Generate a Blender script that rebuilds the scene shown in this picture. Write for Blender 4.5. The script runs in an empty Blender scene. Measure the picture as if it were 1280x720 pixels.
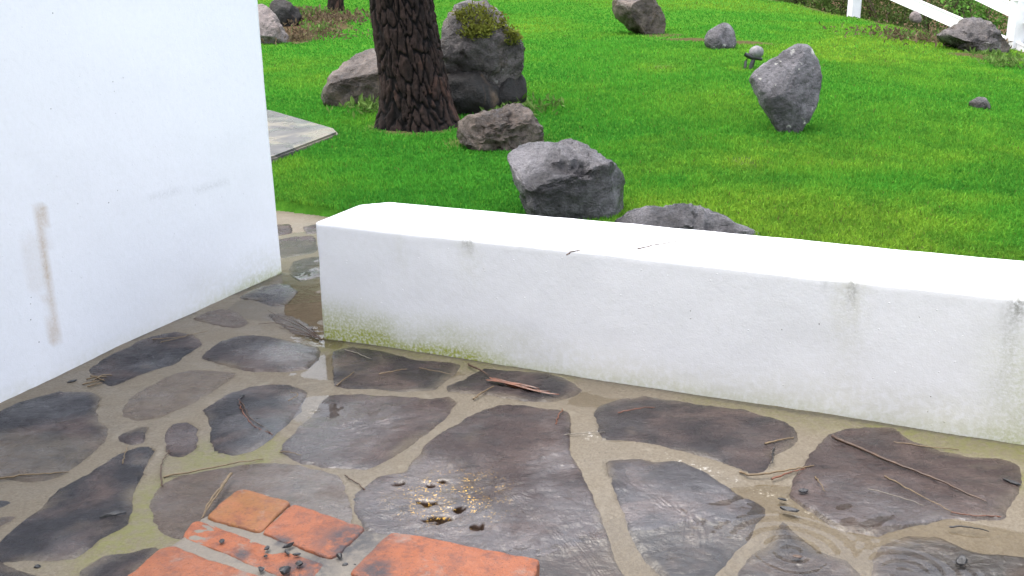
import bpy, bmesh, math, random
import numpy as np
from mathutils import Vector

# ------------------------------------------------------------------ camera, sky, sun, exposure
SC = bpy.context.scene
COL = SC.collection
F_PX, PITCH, ROLL, CAM_H = 1305.0, math.radians(17.75), math.radians(-0.71), 1.2
_f = np.array([0, math.cos(PITCH), -math.sin(PITCH)]); _r = np.array([1.0, 0, 0]); _u = np.array([0, math.sin(PITCH), math.cos(PITCH)])
RT = math.cos(ROLL) * _r + math.sin(ROLL) * _u
UP = -math.sin(ROLL) * _r + math.cos(ROLL) * _u
FW = _f
CAM = np.array([0, 0, CAM_H])
cam_d = bpy.data.cameras.new('camera'); cam = bpy.data.objects.new('camera', cam_d); COL.objects.link(cam)
from mathutils import Matrix
cam.matrix_world = Matrix(((RT[0], UP[0], -FW[0], 0), (RT[1], UP[1], -FW[1], 0), (RT[2], UP[2], -FW[2], CAM_H), (0, 0, 0, 1)))
cam_d.sensor_fit = 'HORIZONTAL'; cam_d.sensor_width = 36.0; cam_d.lens = 36.0 * F_PX / 1280.0
cam_d.clip_start = 0.05; cam_d.clip_end = 1000.0
SC.camera = cam

SUN_EL, SUN_AZ = math.radians(72), math.radians(-72)     # azimuth from +Y towards +X
W = bpy.data.worlds.new('World'); SC.world = W; W.use_nodes = True
nt = W.node_tree; nt.nodes.clear()
sky = nt.nodes.new('ShaderNodeTexSky'); sky.sky_type = 'NISHITA'; sky.sun_disc = False
sky.sun_elevation = SUN_EL; sky.sun_rotation = SUN_AZ
sky.air_density = 1.0; sky.dust_density = 6.0; sky.ozone_density = 1.0
hs = nt.nodes.new('ShaderNodeHueSaturation'); hs.inputs['Saturation'].default_value = 0.9
bg = nt.nodes.new('ShaderNodeBackground'); bg.inputs['Strength'].default_value = 0.15
wo = nt.nodes.new('ShaderNodeOutputWorld')
gm_ = nt.nodes.new('ShaderNodeGamma'); gm_.inputs['Gamma'].default_value = 0.5      # an even cloud cover: flatten the clear-sky contrast over the whole dome
sc_ = nt.nodes.new('ShaderNodeVectorMath'); sc_.operation = 'SCALE'; sc_.inputs['Scale'].default_value = 3.2
nt.links.new(sky.outputs[0], hs.inputs['Color']); nt.links.new(hs.outputs[0], gm_.inputs['Color']); nt.links.new(gm_.outputs[0], sc_.inputs[0]); nt.links.new(sc_.outputs[0], bg.inputs['Color']); nt.links.new(bg.outputs[0], wo.inputs['Surface'])
sl = bpy.data.lights.new('sun', 'SUN'); sl.energy = 0.9; sl.angle = math.radians(35); sl.color = (1.0, 0.98, 0.95)
so = bpy.data.objects.new('sun', sl); COL.objects.link(so)
sd = Vector((math.sin(SUN_AZ) * math.cos(SUN_EL), math.cos(SUN_AZ) * math.cos(SUN_EL), math.sin(SUN_EL)))
so.rotation_euler = sd.to_track_quat('Z', 'Y').to_euler(); so.location = (0, 0, 30)
SC.view_settings.view_transform = 'Standard'; SC.view_settings.look = 'None'
SC.view_settings.exposure = 1.68; SC.view_settings.gamma = 1.0; SC.view_settings.use_curve_mapping = False

random.seed(7); RNG = np.random.default_rng(7)

# ------------------------------------------------------------------ helpers
def ray(px, py):
    d = FW + RT * ((px - 640) / F_PX) - UP * ((py - 360) / F_PX)
    return d / np.linalg.norm(d)
def on_plane(px, py, z=0.0):
    d = ray(px, py); t = (z - CAM_H) / d[2]
    return CAM + d * t
def hash3(ix, iy, iz, seed):
    h = (ix.astype(np.int64) * 374761393 + iy.astype(np.int64) * 668265263 + iz.astype(np.int64) * 2147483647 + seed * 974634533) & 0xffffffff
    h = ((h ^ (h >> 13)) * 1274126177) & 0xffffffff
    h = ((h ^ (h >> 16)) * 2246822519) & 0xffffffff
    return ((h ^ (h >> 15)) & 0xffffff) / float(0xffffff)
def vnoise(P, seed=0):
    P = np.asarray(P, float); I = np.floor(P).astype(np.int64); fr = P - I; fr = fr * fr * (3 - 2 * fr)
    out = 0
    for dx in (0, 1):
        for dy in (0, 1):
            for dz in (0, 1):
                w = (fr[..., 0] if dx else 1 - fr[..., 0]) * (fr[..., 1] if dy else 1 - fr[..., 1]) * (fr[..., 2] if dz else 1 - fr[..., 2])
                out = out + w * hash3(I[..., 0] + dx, I[..., 1] + dy, I[..., 2] + dz, seed)
    return out * 2 - 1
def fbm(P, octv=4, seed=0, gain=.5, ridged=False):
    P = np.asarray(P, float); a, s, o = 1.0, 0.0, 0
    for k in range(octv):
        n = vnoise(P * 2.0 ** k + 17.3 * k, seed + k)
        if ridged: n = 1 - 2 * np.abs(n)
        o = o + a * n; s += a; a *= gain
    return o / s
def xyz(x, y, z=0.0):
    x = np.asarray(x, float); return np.stack([x, np.asarray(y, float), np.zeros_like(x) + z], -1)
def smooth(e0, e1, x):
    t = np.clip((x - e0) / (e1 - e0), 0, 1); return t * t * (3 - 2 * t)
def mesh_np(name, V, Fc, smooth_on=True):
    """Fc: (n,k) int array of faces all with k corners"""
    V = np.asarray(V, np.float32); Fc = np.asarray(Fc, np.int32)
    me = bpy.data.meshes.new(name); n, k = Fc.shape
    me.vertices.add(len(V)); me.vertices.foreach_set('co', V.ravel())
    me.loops.add(n * k); me.loops.foreach_set('vertex_index', Fc.ravel())
    me.polygons.add(n); me.polygons.foreach_set('loop_start', np.arange(0, n * k, k, dtype=np.int32))
    me.polygons.foreach_set('loop_total', np.full(n, k, np.int32))
    me.polygons.foreach_set('use_smooth', np.full(n, smooth_on, bool))
    me.update(calc_edges=True); me.validate()
    return me
def add_attr(me, name, arr):
    a = me.attributes.new(name, 'FLOAT', 'POINT'); a.data.foreach_set('value', np.asarray(arr, np.float32).ravel())
def add_col(me, name, arr):
    a = me.attributes.new(name, 'FLOAT_COLOR', 'POINT'); c = np.ones((len(arr), 4), np.float32); c[:, :3] = arr
    a.data.foreach_set('color', c.ravel())
def obj(name, me, mat=None, parent=None, label=None, cat=None, group=None, kind=None, loc=None):
    o = bpy.data.objects.new(name, me); COL.objects.link(o)
    if mat and me is not None and not me.materials: me.materials.append(mat)
    if parent: o.parent = parent
    if loc is not None: o.location = loc
    if label: o['label'] = label
    if cat: o['category'] = cat
    if group: o['group'] = group
    if kind: o['kind'] = kind
    return o
def empty(name, loc, label=None, cat=None, group=None, kind=None):
    o = obj(name, None, loc=loc, label=label, cat=cat, group=group, kind=kind); o.empty_display_size = .1
    return o
def recentre(V, c):
    return np.asarray(V) - np.asarray(c)

# ------------------------------------------------------------------ material helpers
class M:
    def __init__(s, name):
        s.m = bpy.data.materials.new(name); s.m.use_nodes = True; s.t = s.m.node_tree; s.t.nodes.clear()
        s.out = s.n('OutputMaterial'); s.b = s.n('BsdfPrincipled'); s.l(s.b.outputs[0], s.out.inputs['Surface'])
        s.co = s.n('TexCoord').outputs['Object']; s.geo = s.n('NewGeometry').outputs['Position']
    def n(s, t): return s.t.nodes.new('ShaderNode' + t)
    def l(s, a, b): s.t.links.new(a, b)
    def put(s, inp, v):
        if isinstance(v, bpy.types.NodeSocket): s.l(v, inp)
        else: inp.default_value = v
    def noise(s, scale, detail=4, rough=.55, vec=None, stretch=None, dist=0.0, rot=None):
        v = vec or s.co
        if stretch or rot:
            mp = s.n('Mapping'); s.l(v, mp.inputs['Vector']); mp.inputs['Scale'].default_value = stretch or (1, 1, 1)
            if rot: mp.inputs['Rotation'].default_value = rot
            v = mp.outputs[0]
        n = s.n('TexNoise'); s.l(v, n.inputs['Vector']); n.inputs['Scale'].default_value = scale
        n.inputs['Detail'].default_value = detail; n.inputs['Roughness'].default_value = rough; n.inputs['Distortion'].default_value = dist
        return n.outputs[0]
    def voro(s, scale, feature='F1', vec=None, out=0, rnd=1.0):
        n = s.n('TexVoronoi'); n.feature = feature; s.l(vec or s.co, n.inputs['Vector']); n.inputs['Scale'].default_value = scale
        n.inputs['Randomness'].default_value = rnd
        return n.outputs[out]
    def ramp(s, v, a, b, lo=0.0, hi=1.0):
        n = s.n('MapRange'); n.interpolation_type = 'SMOOTHSTEP'; s.l(v, n.inputs[0])
        n.inputs[1].default_value = a; n.inputs[2].default_value = b; n.inputs[3].default_value = lo; n.inputs[4].default_value = hi
        return n.outputs[0]
    def mix(s, f, a, b, mode='MIX'):
        n = s.n('Mix'); n.data_type = 'RGBA'; n.blend_type = mode; s.put(n.inputs[0], f)
        for i, v in ((6, a), (7, b)):
            if isinstance(v, tuple) and len(v) == 3: v = v + (1.0,)
            s.put(n.inputs[i], v)
        return n.outputs[2]
    def math(s, op, a, b=0.0, clamp=False):
        n = s.n('Math'); n.operation = op; n.use_clamp = clamp; s.put(n.inputs[0], a); s.put(n.inputs[1], b); return n.outputs[0]
    def attr(s, name, col=False):
        n = s.n('Attribute'); n.attribute_name = name; return n.outputs['Color' if col else 'Fac']
    def dist(s, p):
        n = s.n('VectorMath'); n.operation = 'DISTANCE'; s.l(s.geo, n.inputs[0]); n.inputs[1].default_value = tuple(p); return n.outputs['Value']
    def bump(s, h, strength=.5, distance=.01, prev=None):
        n = s.n('Bump'); n.inputs['Strength'].default_value = strength; n.inputs['Distance'].default_value = distance; s.l(h, n.inputs['Height'])
        if prev: s.l(prev, n.inputs['Normal'])
        return n.outputs[0]
    def fin(s, base=None, rough=None, normal=None, **kw):
        if base is not None:
            s.put(s.b.inputs['Base Color'], base + (1.0,) if isinstance(base, tuple) else base)
        if rough is not None: s.put(s.b.inputs['Roughness'], rough)
        if normal is not None: s.l(normal, s.b.inputs['Normal'])
        for k, v in kw.items(): s.put(s.b.inputs[k.replace('_', ' ')], v)
        return s.m

# ---- plaster
def mat_plaster():
    m = M('white_plaster')
    base = m.mix(m.noise(2.2, 3), (.80, .80, .835), (.745, .75, .785))
    base = m.mix(m.ramp(m.noise(60, 3), .45, .75, 0, .10), base, (.55, .55, .55))
    # pin holes and specks
    sp = m.ramp(m.voro(30), .05, .075, 1, 0)
    gate = m.ramp(m.noise(7, 3), .56, .62)
    base = m.mix(m.math('MULTIPLY', m.math('MULTIPLY', sp, gate), .75), base, (.10, .09, .07))
    dirt = m.attr('dirt'); moss = m.attr('moss'); brown = m.attr('brown'); dark = m.attr('dark')
    fine = m.ramp(m.noise(45, 5, .7), .32, .62)
    f2 = m.ramp(m.noise(110, 4, .7), .3, .65)
    base = m.mix(m.math('MULTIPLY', dirt, m.math('ADD', m.math('MULTIPLY', fine, .7), .25), True), base, (.50, .49, .38))
    base = m.mix(m.math('MULTIPLY', brown, m.math('ADD', m.math('MULTIPLY', f2, .35), .5), True), base, (.47, .36, .25))
    base = m.mix(m.math('MULTIPLY', moss, m.math('ADD', m.math('MULTIPLY', f2, .9), .2), True), base, (.30, .33, .055))
    base = m.mix(m.math('MULTIPLY', dark, m.math('ADD', m.math('MULTIPLY', f2, .8), .0), True), base, (.17, .17, .14))
    b = m.bump(m.noise(9, 4, .55), .15, .012)
    b = m.bump(m.noise(48, 3, .55), .13, .004, b)
    b = m.bump(m.noise(210, 3, .6), .30, .0018, b)
    b = m.bump(sp, .6, .002, b)
    return m.fin(base, .72, b)
# ---- flagstone (object colour sets the hue)
def mat_stone(name, gold_glint=None):
    m = M(name)
    oi = m.n('ObjectInfo'); c = oi.outputs['Color']
    add = m.n('VectorMath'); add.operation = 'ADD'; m.l(m.geo, add.inputs[0])
    mul = m.n('VectorMath'); mul.operation = 'SCALE'; m.l(oi.outputs['Location'], mul.inputs[0]); mul.inputs['Scale'].default_value = 7.3
    m.l(mul.outputs[0], add.inputs[1]); v = add.outputs[0]
    big = m.noise(5, 5, .6, v, dist=.6); riv = m.noise(14, 8, .68, v, (1, 2.6, 1), rot=(0, 0, .5)); fine = m.noise(120, 5, .7, v)
    base = m.mix(m.ramp(big, .42, .68, 0, .75), c, (.105, .074, .065))
    base = m.mix(m.ramp(riv, .30, .52, .6, 0), base, (.010, .010, .012))
    base = m.mix(m.ramp(riv, .60, .78, 0, .3), base, (.13, .11, .105))
    base = m.mix(m.ramp(m.noise(3.1, 4, .6, v, dist=1.2), .60, .70, 0, .4), base, (.115, .092, .07))
    base = m.mix(m.ramp(fine, .35, .7, .35, 0), base, (.007, .007, .008))
    base = m.mix(m.ramp(m.voro(260, vec=v), .10, .16, .25, 0), base, (.18, .16, .14))
    mud = m.attr('mud')
    base = m.mix(m.math('MULTIPLY', mud, m.ramp(m.noise(22, 5, .6, v), .2, .6, .35, 1.0)), base, (.135, .110, .078))
    rg = m.ramp(m.noise(7, 4, .6, v), .35, .66, .16, .45)
    metal = 0.0
    nb = m.bump(riv, .8, .014); nb = m.bump(m.noise(48, 6, .72, v), .75, .008, nb); cn_ = m.bump(m.noise(62, 2.5, .55, v), .65, .005, m.bump(riv, .4, .012)); nb = m.bump(fine, .5, .003, nb)
    if gold_glint is not None:
        g = m.ramp(m.dist(gold_glint), .03, .19, 1, 0)  # warm reflected glints painted as gold-coloured specks around this point
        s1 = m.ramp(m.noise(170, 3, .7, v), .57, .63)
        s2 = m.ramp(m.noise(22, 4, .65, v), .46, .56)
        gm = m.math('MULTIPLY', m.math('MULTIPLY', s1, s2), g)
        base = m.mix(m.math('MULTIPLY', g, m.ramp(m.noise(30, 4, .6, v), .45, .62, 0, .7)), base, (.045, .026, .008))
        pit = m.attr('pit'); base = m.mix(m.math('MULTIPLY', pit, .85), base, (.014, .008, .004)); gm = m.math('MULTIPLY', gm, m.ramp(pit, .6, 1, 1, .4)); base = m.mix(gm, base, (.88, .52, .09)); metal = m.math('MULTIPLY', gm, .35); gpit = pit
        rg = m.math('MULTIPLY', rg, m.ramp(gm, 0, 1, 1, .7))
    wet = m.math('ADD', m.ramp(m.noise(4.3, 5, .65, v), .46, .62, .06, .42), m.math('MULTIPLY', m.attr('wet'), m.ramp(m.noise(9, 5, .65, v), .30, .52, .25, 1.0)), True)
    if gold_glint is not None: wet = m.math('MULTIPLY', wet, m.ramp(gpit, 0, .7, 1, 0))
    spc = .3 if gold_glint is None else m.ramp(gpit, 0, .6, .3, 0)
    m.l(cn_, m.b.inputs['Coat Normal'])
    return m.fin(base, rg, nb, IOR=1.42, Metallic=metal, Coat_Weight=wet, Coat_Roughness=.04, Coat_IOR=1.58, Specular_IOR_Level=spc)
# ---- mortar / mud joints
def mat_mortar():
    m = M('sandy_mortar')
    base = m.mix(m.noise(4, 4, .6, dist=.8), (.172, .148, .112), (.118, .099, .073))
    base = m.mix(m.ramp(m.noise(150, 4, .75), .35, .65, .6, 0), base, (.075, .058, .038))
    base = m.mix(m.ramp(m.noise(17, 5, .65), .55, .75, 0, .5), base, (.19, .168, .13))
    base = m.mix(m.ramp(m.voro(170), .09, .14, .5, 0), base, (.06, .05, .04))
    base = m.mix(m.math('MULTIPLY', m.attr('moss'), m.ramp(m.noise(60, 5, .7), .3, .65, .1, .75)), base, (.115, .118, .03))
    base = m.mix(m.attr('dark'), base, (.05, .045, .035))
    wm = m.math('MULTIPLY', m.attr('pale'), m.ramp(m.noise(95, 4, .75), .58, .62))  # pale mask paints water highlights as white flecks in the mortar
    base = m.mix(wm, base, (.62, .60, .56))
    b = m.bump(m.noise(34, 5, .65), .6, .008); b = m.bump(m.noise(130, 3, .7), .6, .003, b)
    return m.fin(base, m.ramp(m.noise(6, 4, .6), .35, .65, .38, .75), b, IOR=1.38)
def mat_brick():
    m = M('red_clay_brick')
    oi = m.n('ObjectInfo')
    base = m.mix(m.ramp(m.noise(14, 5, .65, m.geo), .4, .7, 0, .6), oi.outputs['Color'], (.26, .085, .035))
    base = m.mix(m.ramp(m.noise(34, 6, .75, m.geo), .46, .66, 0, .8), base, (.105, .034, .02))
    base = m.mix(m.ramp(m.voro(120, vec=m.geo), .12, .20, .8, 0), base, (.04, .016, .010))
    base = m.mix(m.ramp(m.noise(9, 6, .75, m.geo), .53, .66, 0, .75), base, (.17, .135, .112))
    base = m.mix(m.ramp(m.noise(150, 4, .7, m.geo), .3, .6, .35, 0), base, (.16, .05, .03))
    soot = m.math('MULTIPLY', m.attr('soot'), m.ramp(m.noise(35, 5, .7, m.geo), .3, .58))
    base = m.mix(m.math('MULTIPLY', soot, .92), base, (.028, .028, .034))
    b = m.bump(m.noise(40, 6, .7, m.geo), .8, .009); b = m.bump(m.noise(220, 3, .6, m.geo), .5, .0015, b)
    return m.fin(base, m.ramp(m.noise(8, 3, .5, m.geo), .3, .7, .45, .75), b)
def mat_hearth_mortar():
    m = M('grey_hearth_mortar')
    base = m.mix(m.noise(12, 5, .65, m.geo), (.185, .160, .128), (.105, .088, .070))
    base = m.mix(m.ramp(m.noise(160, 3, .7, m.geo), .35, .7, .4, 0), base, (.10, .09, .08))
    soot = m.math('MULTIPLY', m.attr('soot'), m.ramp(m.noise(35, 5, .7, m.geo), .3, .58))
    base = m.mix(m.math('MULTIPLY', soot, .9), base, (.03, .03, .035))
    return m.fin(base, .6, m.bump(m.noise(90, 5, .7, m.geo), .7, .004))
def mat_rock(name, tint=(.19, .18, .19), tint2=(.10, .095, .098), rough=(.28, .6), lichen=.0, brown=0.35, scale=1.0):
    m = M(name)
    a = m.noise(4 * scale, 6, .65, dist=.5); f = m.noise(26 * scale, 7, .72); g = m.noise(110 * scale, 4, .7)
    base = m.mix(m.ramp(a, .36, .66), tint2, tint)
    base = m.mix(m.ramp(m.noise(2.6 * scale, 5, .6, dist=.8), .5, .68, 0, brown), base, (.16, .105, .065))
    base = m.mix(m.ramp(f, .30, .5, .7, 0), base, (.022, .021, .021))
    base = m.mix(m.ramp(f, .58, .72, 0, .4), base, tuple(min(.42, x * 1.7) for x in tint))
    base = m.mix(m.ramp(g, .35, .6, .4, 0), base, (.02, .02, .02))
    if lichen:
        lc = m.math('MULTIPLY', m.ramp(m.noise(13 * scale, 4, .6), .62, .66), m.ramp(m.noise(4 * scale, 2), .42, .55))
        base = m.mix(m.math('MULTIPLY', lc, lichen), base, (.42, .41, .37))
    b = m.bump(m.noise(9 * scale, 5, .65), .6, .05 / scale); b = m.bump(f, .8, .03 / scale, b); b = m.bump(g, .6, .006 / scale, b)
    return m.fin(base, m.ramp(a, .35, .65, rough[0], rough[1]), b, IOR=1.4)
def mat_plain(name, c1, c2, scale=30, rough=.6, bumpd=.002, bs=.4):
    m = M(name); n = m.noise(scale, 5, .65)
    return m.fin(m.mix(m.ramp(n, .3, .7), c1, c2), rough, m.bump(n, bs, bumpd))
def mat_leaf(name, trans=.35, gloss=.45, attr='tint', matte=False):
    m = M(name); c = m.attr(attr, True)
    m.fin(c, gloss)
    m.b.inputs['IOR'].default_value = 1.35; m.b.inputs['Specular IOR Level'].default_value = .06
    tr = m.n('BsdfTranslucent'); mx = m.n('MixShader'); m.l(c, tr.inputs['Color']); mx.inputs[0].default_value = trans
    sf = m.b
    if matte:
        sf = m.n('BsdfDiffuse'); m.l(c, sf.inputs['Color']); m.t.nodes.remove(m.b)
    m.l(sf.outputs[0], mx.inputs[1]); m.l(tr.outputs[0], mx.inputs[2]); m.l(mx.outputs[0], m.out.inputs['Surface'])
    return m.m
def mat_water():
    m = M('puddle_water')
    m.t.nodes.remove(m.b)
    h = m.bump(m.noise(16, 3, .5), .10, .006)
    fr = m.n('Fresnel'); fr.inputs['IOR'].default_value = 1.36; m.l(h, fr.inputs['Normal'])
    tr = m.n('BsdfTransparent'); tr.inputs['Color'].default_value = (.95, .93, .88, 1)
    gl = m.n('BsdfGlossy'); gl.inputs['Roughness'].default_value = .015; m.l(h, gl.inputs['Normal'])
    mx = m.n('MixShader'); m.l(fr.outputs[0], mx.inputs[0]); m.l(tr.outputs[0], mx.inputs[1]); m.l(gl.outputs[0], mx.inputs[2])
    m.l(mx.outputs[0], m.out.inputs['Surface'])
    return m.m
def mat_bark():
    m = M('pine_bark')
    d = m.attr('plate')
    n = m.noise(20, 6, .7, stretch=(1, 1, .35))
    base = m.mix(m.ramp(n, .35, .68), (.010, .006, .005), (.034, .020, .016))
    base = m.mix(m.ramp(m.noise(5, 4, .6, stretch=(1, 1, .4)), .56, .68, 0, .7), base, (.085, .042, .030))
    base = m.mix(m.ramp(d, .1, .8, 1, 0), base, (.004, .003, .003))
    b = m.bump(n, .7, .02); b = m.bump(m.noise(110, 4, .7), .5, .004, b)
    return m.fin(base, .85, b, Specular_IOR_Level=.2)
def mat_ground():
    m = M('lawn_soil')
    g = m.mix(m.noise(3, 4), (.040, .150, .016), (.085, .185, .020))
    g = m.mix(m.ramp(m.noise(60, 4, .7), .4, .65, .45, 0), g, (.018, .10, .010))
    s = m.mix(m.noise(14, 6, .7), (.115, .075, .045), (.040, .028, .020))
    base = m.mix(m.attr('soil'), g, s)
    return m.fin(base, .9, m.bump(m.noise(40, 6, .7), .8, .02), Specular_IOR_Level=0.0)

PLASTER = mat_plaster(); MORTAR = mat_mortar(); BRICK = mat_brick(); HMORTAR = mat_hearth_mortar()
GLINT_P = on_plane(562, 622, .006)
STONE = mat_stone('wet_slate_flagstone'); STONE_G = mat_stone('wet_slate_with_painted_glints', GLINT_P)
WATER = mat_water(); BARK = mat_bark(); GROUND = mat_ground()
GRASS = mat_leaf('grass_blades', .40, .5, matte=True); LEAF = mat_leaf('shrub_leaves', .30, .4)
CHAR = mat_plain('charcoal', (.006, .006, .007), (.030, .030, .034), 90, .38, .004, .8)
STRAW = mat_plain('dry_straw', (.17, .12, .062), (.10, .066, .034), 60, .5)
TWIG = mat_plain('brown_twig', (.085, .048, .028), (.04, .022, .015), 60, .45)
REDBARK = mat_plain('red_bark', (.17, .058, .027), (.075, .027, .014), 40, .35, .003, .8)
WHITEPAINT = mat_plain('white_fence_paint', (.80, .80, .80), (.70, .70, .70), 8, .45, .001)
BLACK = mat_plain('black_metal', (.012, .012, .012), (.03, .03, .03), 40, .4)
PALE = mat_plain('pale_cast_stone', (.20, .19, .20), (.11, .105, .105), 50, .6)

PALEF = mat_plain('pale_fibre', (.22, .20, .17), (.15, .13, .10), 60, .5)

# ------------------------------------------------------------------ terrain
WA = np.array([-0.624, 3.231]); PSI = math.radians(-23.9); WU = np.array([math.cos(PSI), math.sin(PSI)]); WN = np.array([-WU[1], WU[0]])
W_H, W_T, W_L = .393, .345, 3.9
EDGE_A, EDGE_B = on_plane(346, 265)[:2], on_plane(400, 271.5)[:2]
FENCE_A = np.array([5.30, 11.0]); FENCE_B = np.array([4.55, 13.9])
fd = (FENCE_B - FENCE_A) / np.linalg.norm(FENCE_B - FENCE_A); fn = np.array([fd[1], -fd[0]])
def in_patio(x, y):
    x = np.asarray(x, float); y = np.asarray(y, float)
    s = (x - WA[0]) * WN[0] + (y - WA[1]) * WN[1]; u = (x - WA[0]) * WU[0] + (y - WA[1]) * WU[1]
    e = (EDGE_B - EDGE_A); e = e / np.linalg.norm(e); en = np.array([-e[1], e[0]])
    q = (x - EDGE_A[0]) * en[0] + (y - EDGE_A[1]) * en[1]
    return (s < W_T * .6) | ((q < 0) & (u < .35))
def terr(x, y, patio=True):
    x = np.asarray(x, float); y = np.asarray(y, float)
    t = np.maximum(0, y - 3.6)
    z = .012 + .048 * (np.sqrt(t * t + .3) - .5477) * (1 - .55 * smooth(40, 120, y))
    z = z + .10 * np.exp(-((x - 1.6) ** 2 / 4.0 + (y - 8.5) ** 2 / 9.0)) - .055 * np.maximum(0, x - 2.6)
    s = (x - FENCE_A[0]) * fn[0] + (y - FENCE_A[1]) * fn[1]
    z = z - .42 * (np.maximum(0, s + .1)) * np.clip(1 - (s - 6) / 30, .35, 1) * (s < 60) - 0.0
    z = np.maximum(z, -3.0)
    z = z + .025 * fbm(xyz(x * .9, y * .9), 3, 5)
    if patio:
        z = np.where(in_patio(x, y), np.minimum(z, -.07), z)
    return z
def on_lawn(px, py):
    d = ray(px, py); t = np.arange(2.5, 60, .02); P = CAM + d * t[:, None]
    hit = P[:, 2] <= terr(P[:, 0], P[:, 1]); k = np.argmax(hit)
    if not hit[k] or t[k] > 17:          # looks over the crest: take the crest's distance
        p = CAM + d * 12.3; return np.array([p[0], p[1], float(terr(p[0], p[1]))])
    return P[k]
SOILS = []   # (centre xy, radii along x,y, strength)
def soil_at(x, y):
    s = np.zeros_like(np.asarray(x, float))
    for (c, rx, ry, k) in SOILS:
        d = np.sqrt(((x - c[0]) / rx) ** 2 + ((y - c[1]) / ry) ** 2) + .35 * fbm(xyz(x * 6, y * 6), 3, 77)
        s = np.maximum(s, k * smooth(1.05, .6, d))
    sf = (x - FENCE_A[0]) * fn[0] + (y - FENCE_A[1]) * fn[1] + .25 * fbm(xyz(x * 2.2, y * 2.2), 3, 9)
    s = np.maximum(s, smooth(-.30, .0, sf))
    return np.clip(s, 0, 1)
for (px, py, rx, ry, k) in [(392, 34, .55, .75, 1), (425, 22, .35, .5, .8), (350, 48, .5, .5, .9), (862, 50, .30, .22, .9), (925, 54, .34, .28, .9), (826, 44, .3, .25, .7),
                            (590, 135, .45, .35, 1), (528, 158, .38, .30, .8), (826, 84, .10, .10, .5), (931, 203, .09, .14, .55), (1238, 72, .45, .3, .9), (620, 178, .4, .2, .6)]:
    p = on_lawn(px, py); SOILS.append((p[:2], rx, ry, k))
def axis(lo, hi, dlo, dhi, step, n):
    core = np.arange(dlo, dhi + 1e-6, step)
    a = dlo - (dlo - lo) * (np.linspace(0, 1, n)[1:] ** 2.2); b = dhi + (hi - dhi) * (np.linspace(0, 1, n)[1:] ** 2.2)
    return np.concatenate([a[::-1], core, b])
def grid_faces(nx, ny, keep=None):
    i, j = np.meshgrid(np.arange(nx - 1), np.arange(ny - 1), indexing='ij')
    a = (i * ny + j); f = np.stack([a, a + ny, a + ny + 1, a + 1], -1).reshape(-1, 4)
    if keep is not None: f = f[keep.reshape(-1)]
    return f
def compact(V, Fc, *arrs):
    u, inv = np.unique(Fc.ravel(), return_inverse=True)
    return (V[u], inv.reshape(Fc.shape)) + tuple(a[u] for a in arrs)
gx = axis(-220, 220, -6.0, 9.0, .07, 26); gy = axis(-120, 320, 1.0, 18.0, .07, 26)
GX, GY = np.meshgrid(gx, gy, indexing='ij'); GZ = terr(GX, GY)
me = mesh_np('lawn', np.stack([GX, GY, GZ], -1).reshape(-1, 3), grid_faces(len(gx), len(gy)))
add_attr(me, 'soil', soil_at(GX, GY).ravel())
obj('lawn', me, GROUND, kind='structure', label='green sloping lawn behind the low white wall')

# ------------------------------------------------------------------ patio heights
PUD = [((380, 388), .26, .15, .010), ((372, 330), .4, .5, .010), ((372, 300), .35, .25, .006), ((425, 452), .22, .16, .007), ((520, 466), .45, .11, .006),
       ((990, 702), .50, .20, .018), ((1190, 722), .50, .15, .014), ((870, 716), .30, .13, .020), ((700, 482), .40, .09, .004), ((1130, 560), .75, .12, .004), ((745, 505), .3, .10, .006),
       ((399, 512), .095, .10, .016), ((470, 640), .30, .12, -.004), ((400, 420), .16, .12, .010), ((990, 620), .35, .1, .006)]
PUDW = [(on_plane(*p)[:2], rx, ry, d) for p, rx, ry, d in PUD]
def puddle(x, y):
    s = np.zeros_like(np.asarray(x, float))
    for c, rx, ry, d in PUDW:
        s = s + d * np.exp(-(((x - c[0]) / rx) ** 2 + ((y - c[1]) / ry) ** 2) * 1.1)
    return np.minimum(s, .022)
def mortar_z(x, y):
    P = xyz(x, y)
    return .0062 + .0030 * fbm(P * 3.1, 3, 21) + .0016 * fbm(P * 22, 3, 22) - puddle(x, y)
STEP = .0125
px_ = np.arange(-3.2, 3.6, STEP); py_ = np.arange(.9, 5.3, STEP)
X, Y = np.meshgrid(px_, py_, indexing='ij'); Z = mortar_z(X, Y)
keep = in_patio((X[:-1, :-1] + X[1:, 1:]) / 2, (Y[:-1, :-1] + Y[1:, 1:]) / 2)
V = np.stack([X, Y, Z], -1).reshape(-1, 3); Fc = grid_faces(len(px_), len(py_), keep)
def pix_mask(x, y, items, z=0.0):
    s = np.zeros_like(x)
    for (a, b, r) in items:
        c = on_plane(a, b, z); s = np.maximum(s, smooth(1.0, .15, np.hypot(x - c[0], y - c[1]) / r + .3 * fbm(xyz(x * 14, y * 14), 3, 31)))
    return s
def line_mask(x, y, pts, r):
    s = np.zeros_like(x); W = [on_plane(*p)[:2] for p in pts]
    for a, b in zip(W[:-1], W[1:]):
        d = b - a; t = np.clip(((x - a[0]) * d[0] + (y - a[1]) * d[1]) / (d @ d), 0, 1)
        s = np.maximum(s, smooth(r, r * .3, np.hypot(x - a[0] - t * d[0], y - a[1] - t * d[1])))
    return s
x, y = V[:, 0], V[:, 1]
moss = np.maximum(pix_mask(x, y, [(180, 655, .22), (150, 675, .2), (200, 620, .12), (270, 572, .16), (320, 570, .14), (195, 640, .15), (1225, 545, .25), (1130, 540, .2), (1275, 560, .2), (420, 432, .12), (1262, 600, .1)]),
                  .55 * line_mask(x, y, [(404, 424), (498, 438), (590, 455), (700, 468)], .10))
moss = np.maximum(moss, .5 * line_mask(x, y, [(900, 502), (1000, 517), (1280, 557)], .16))
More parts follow.
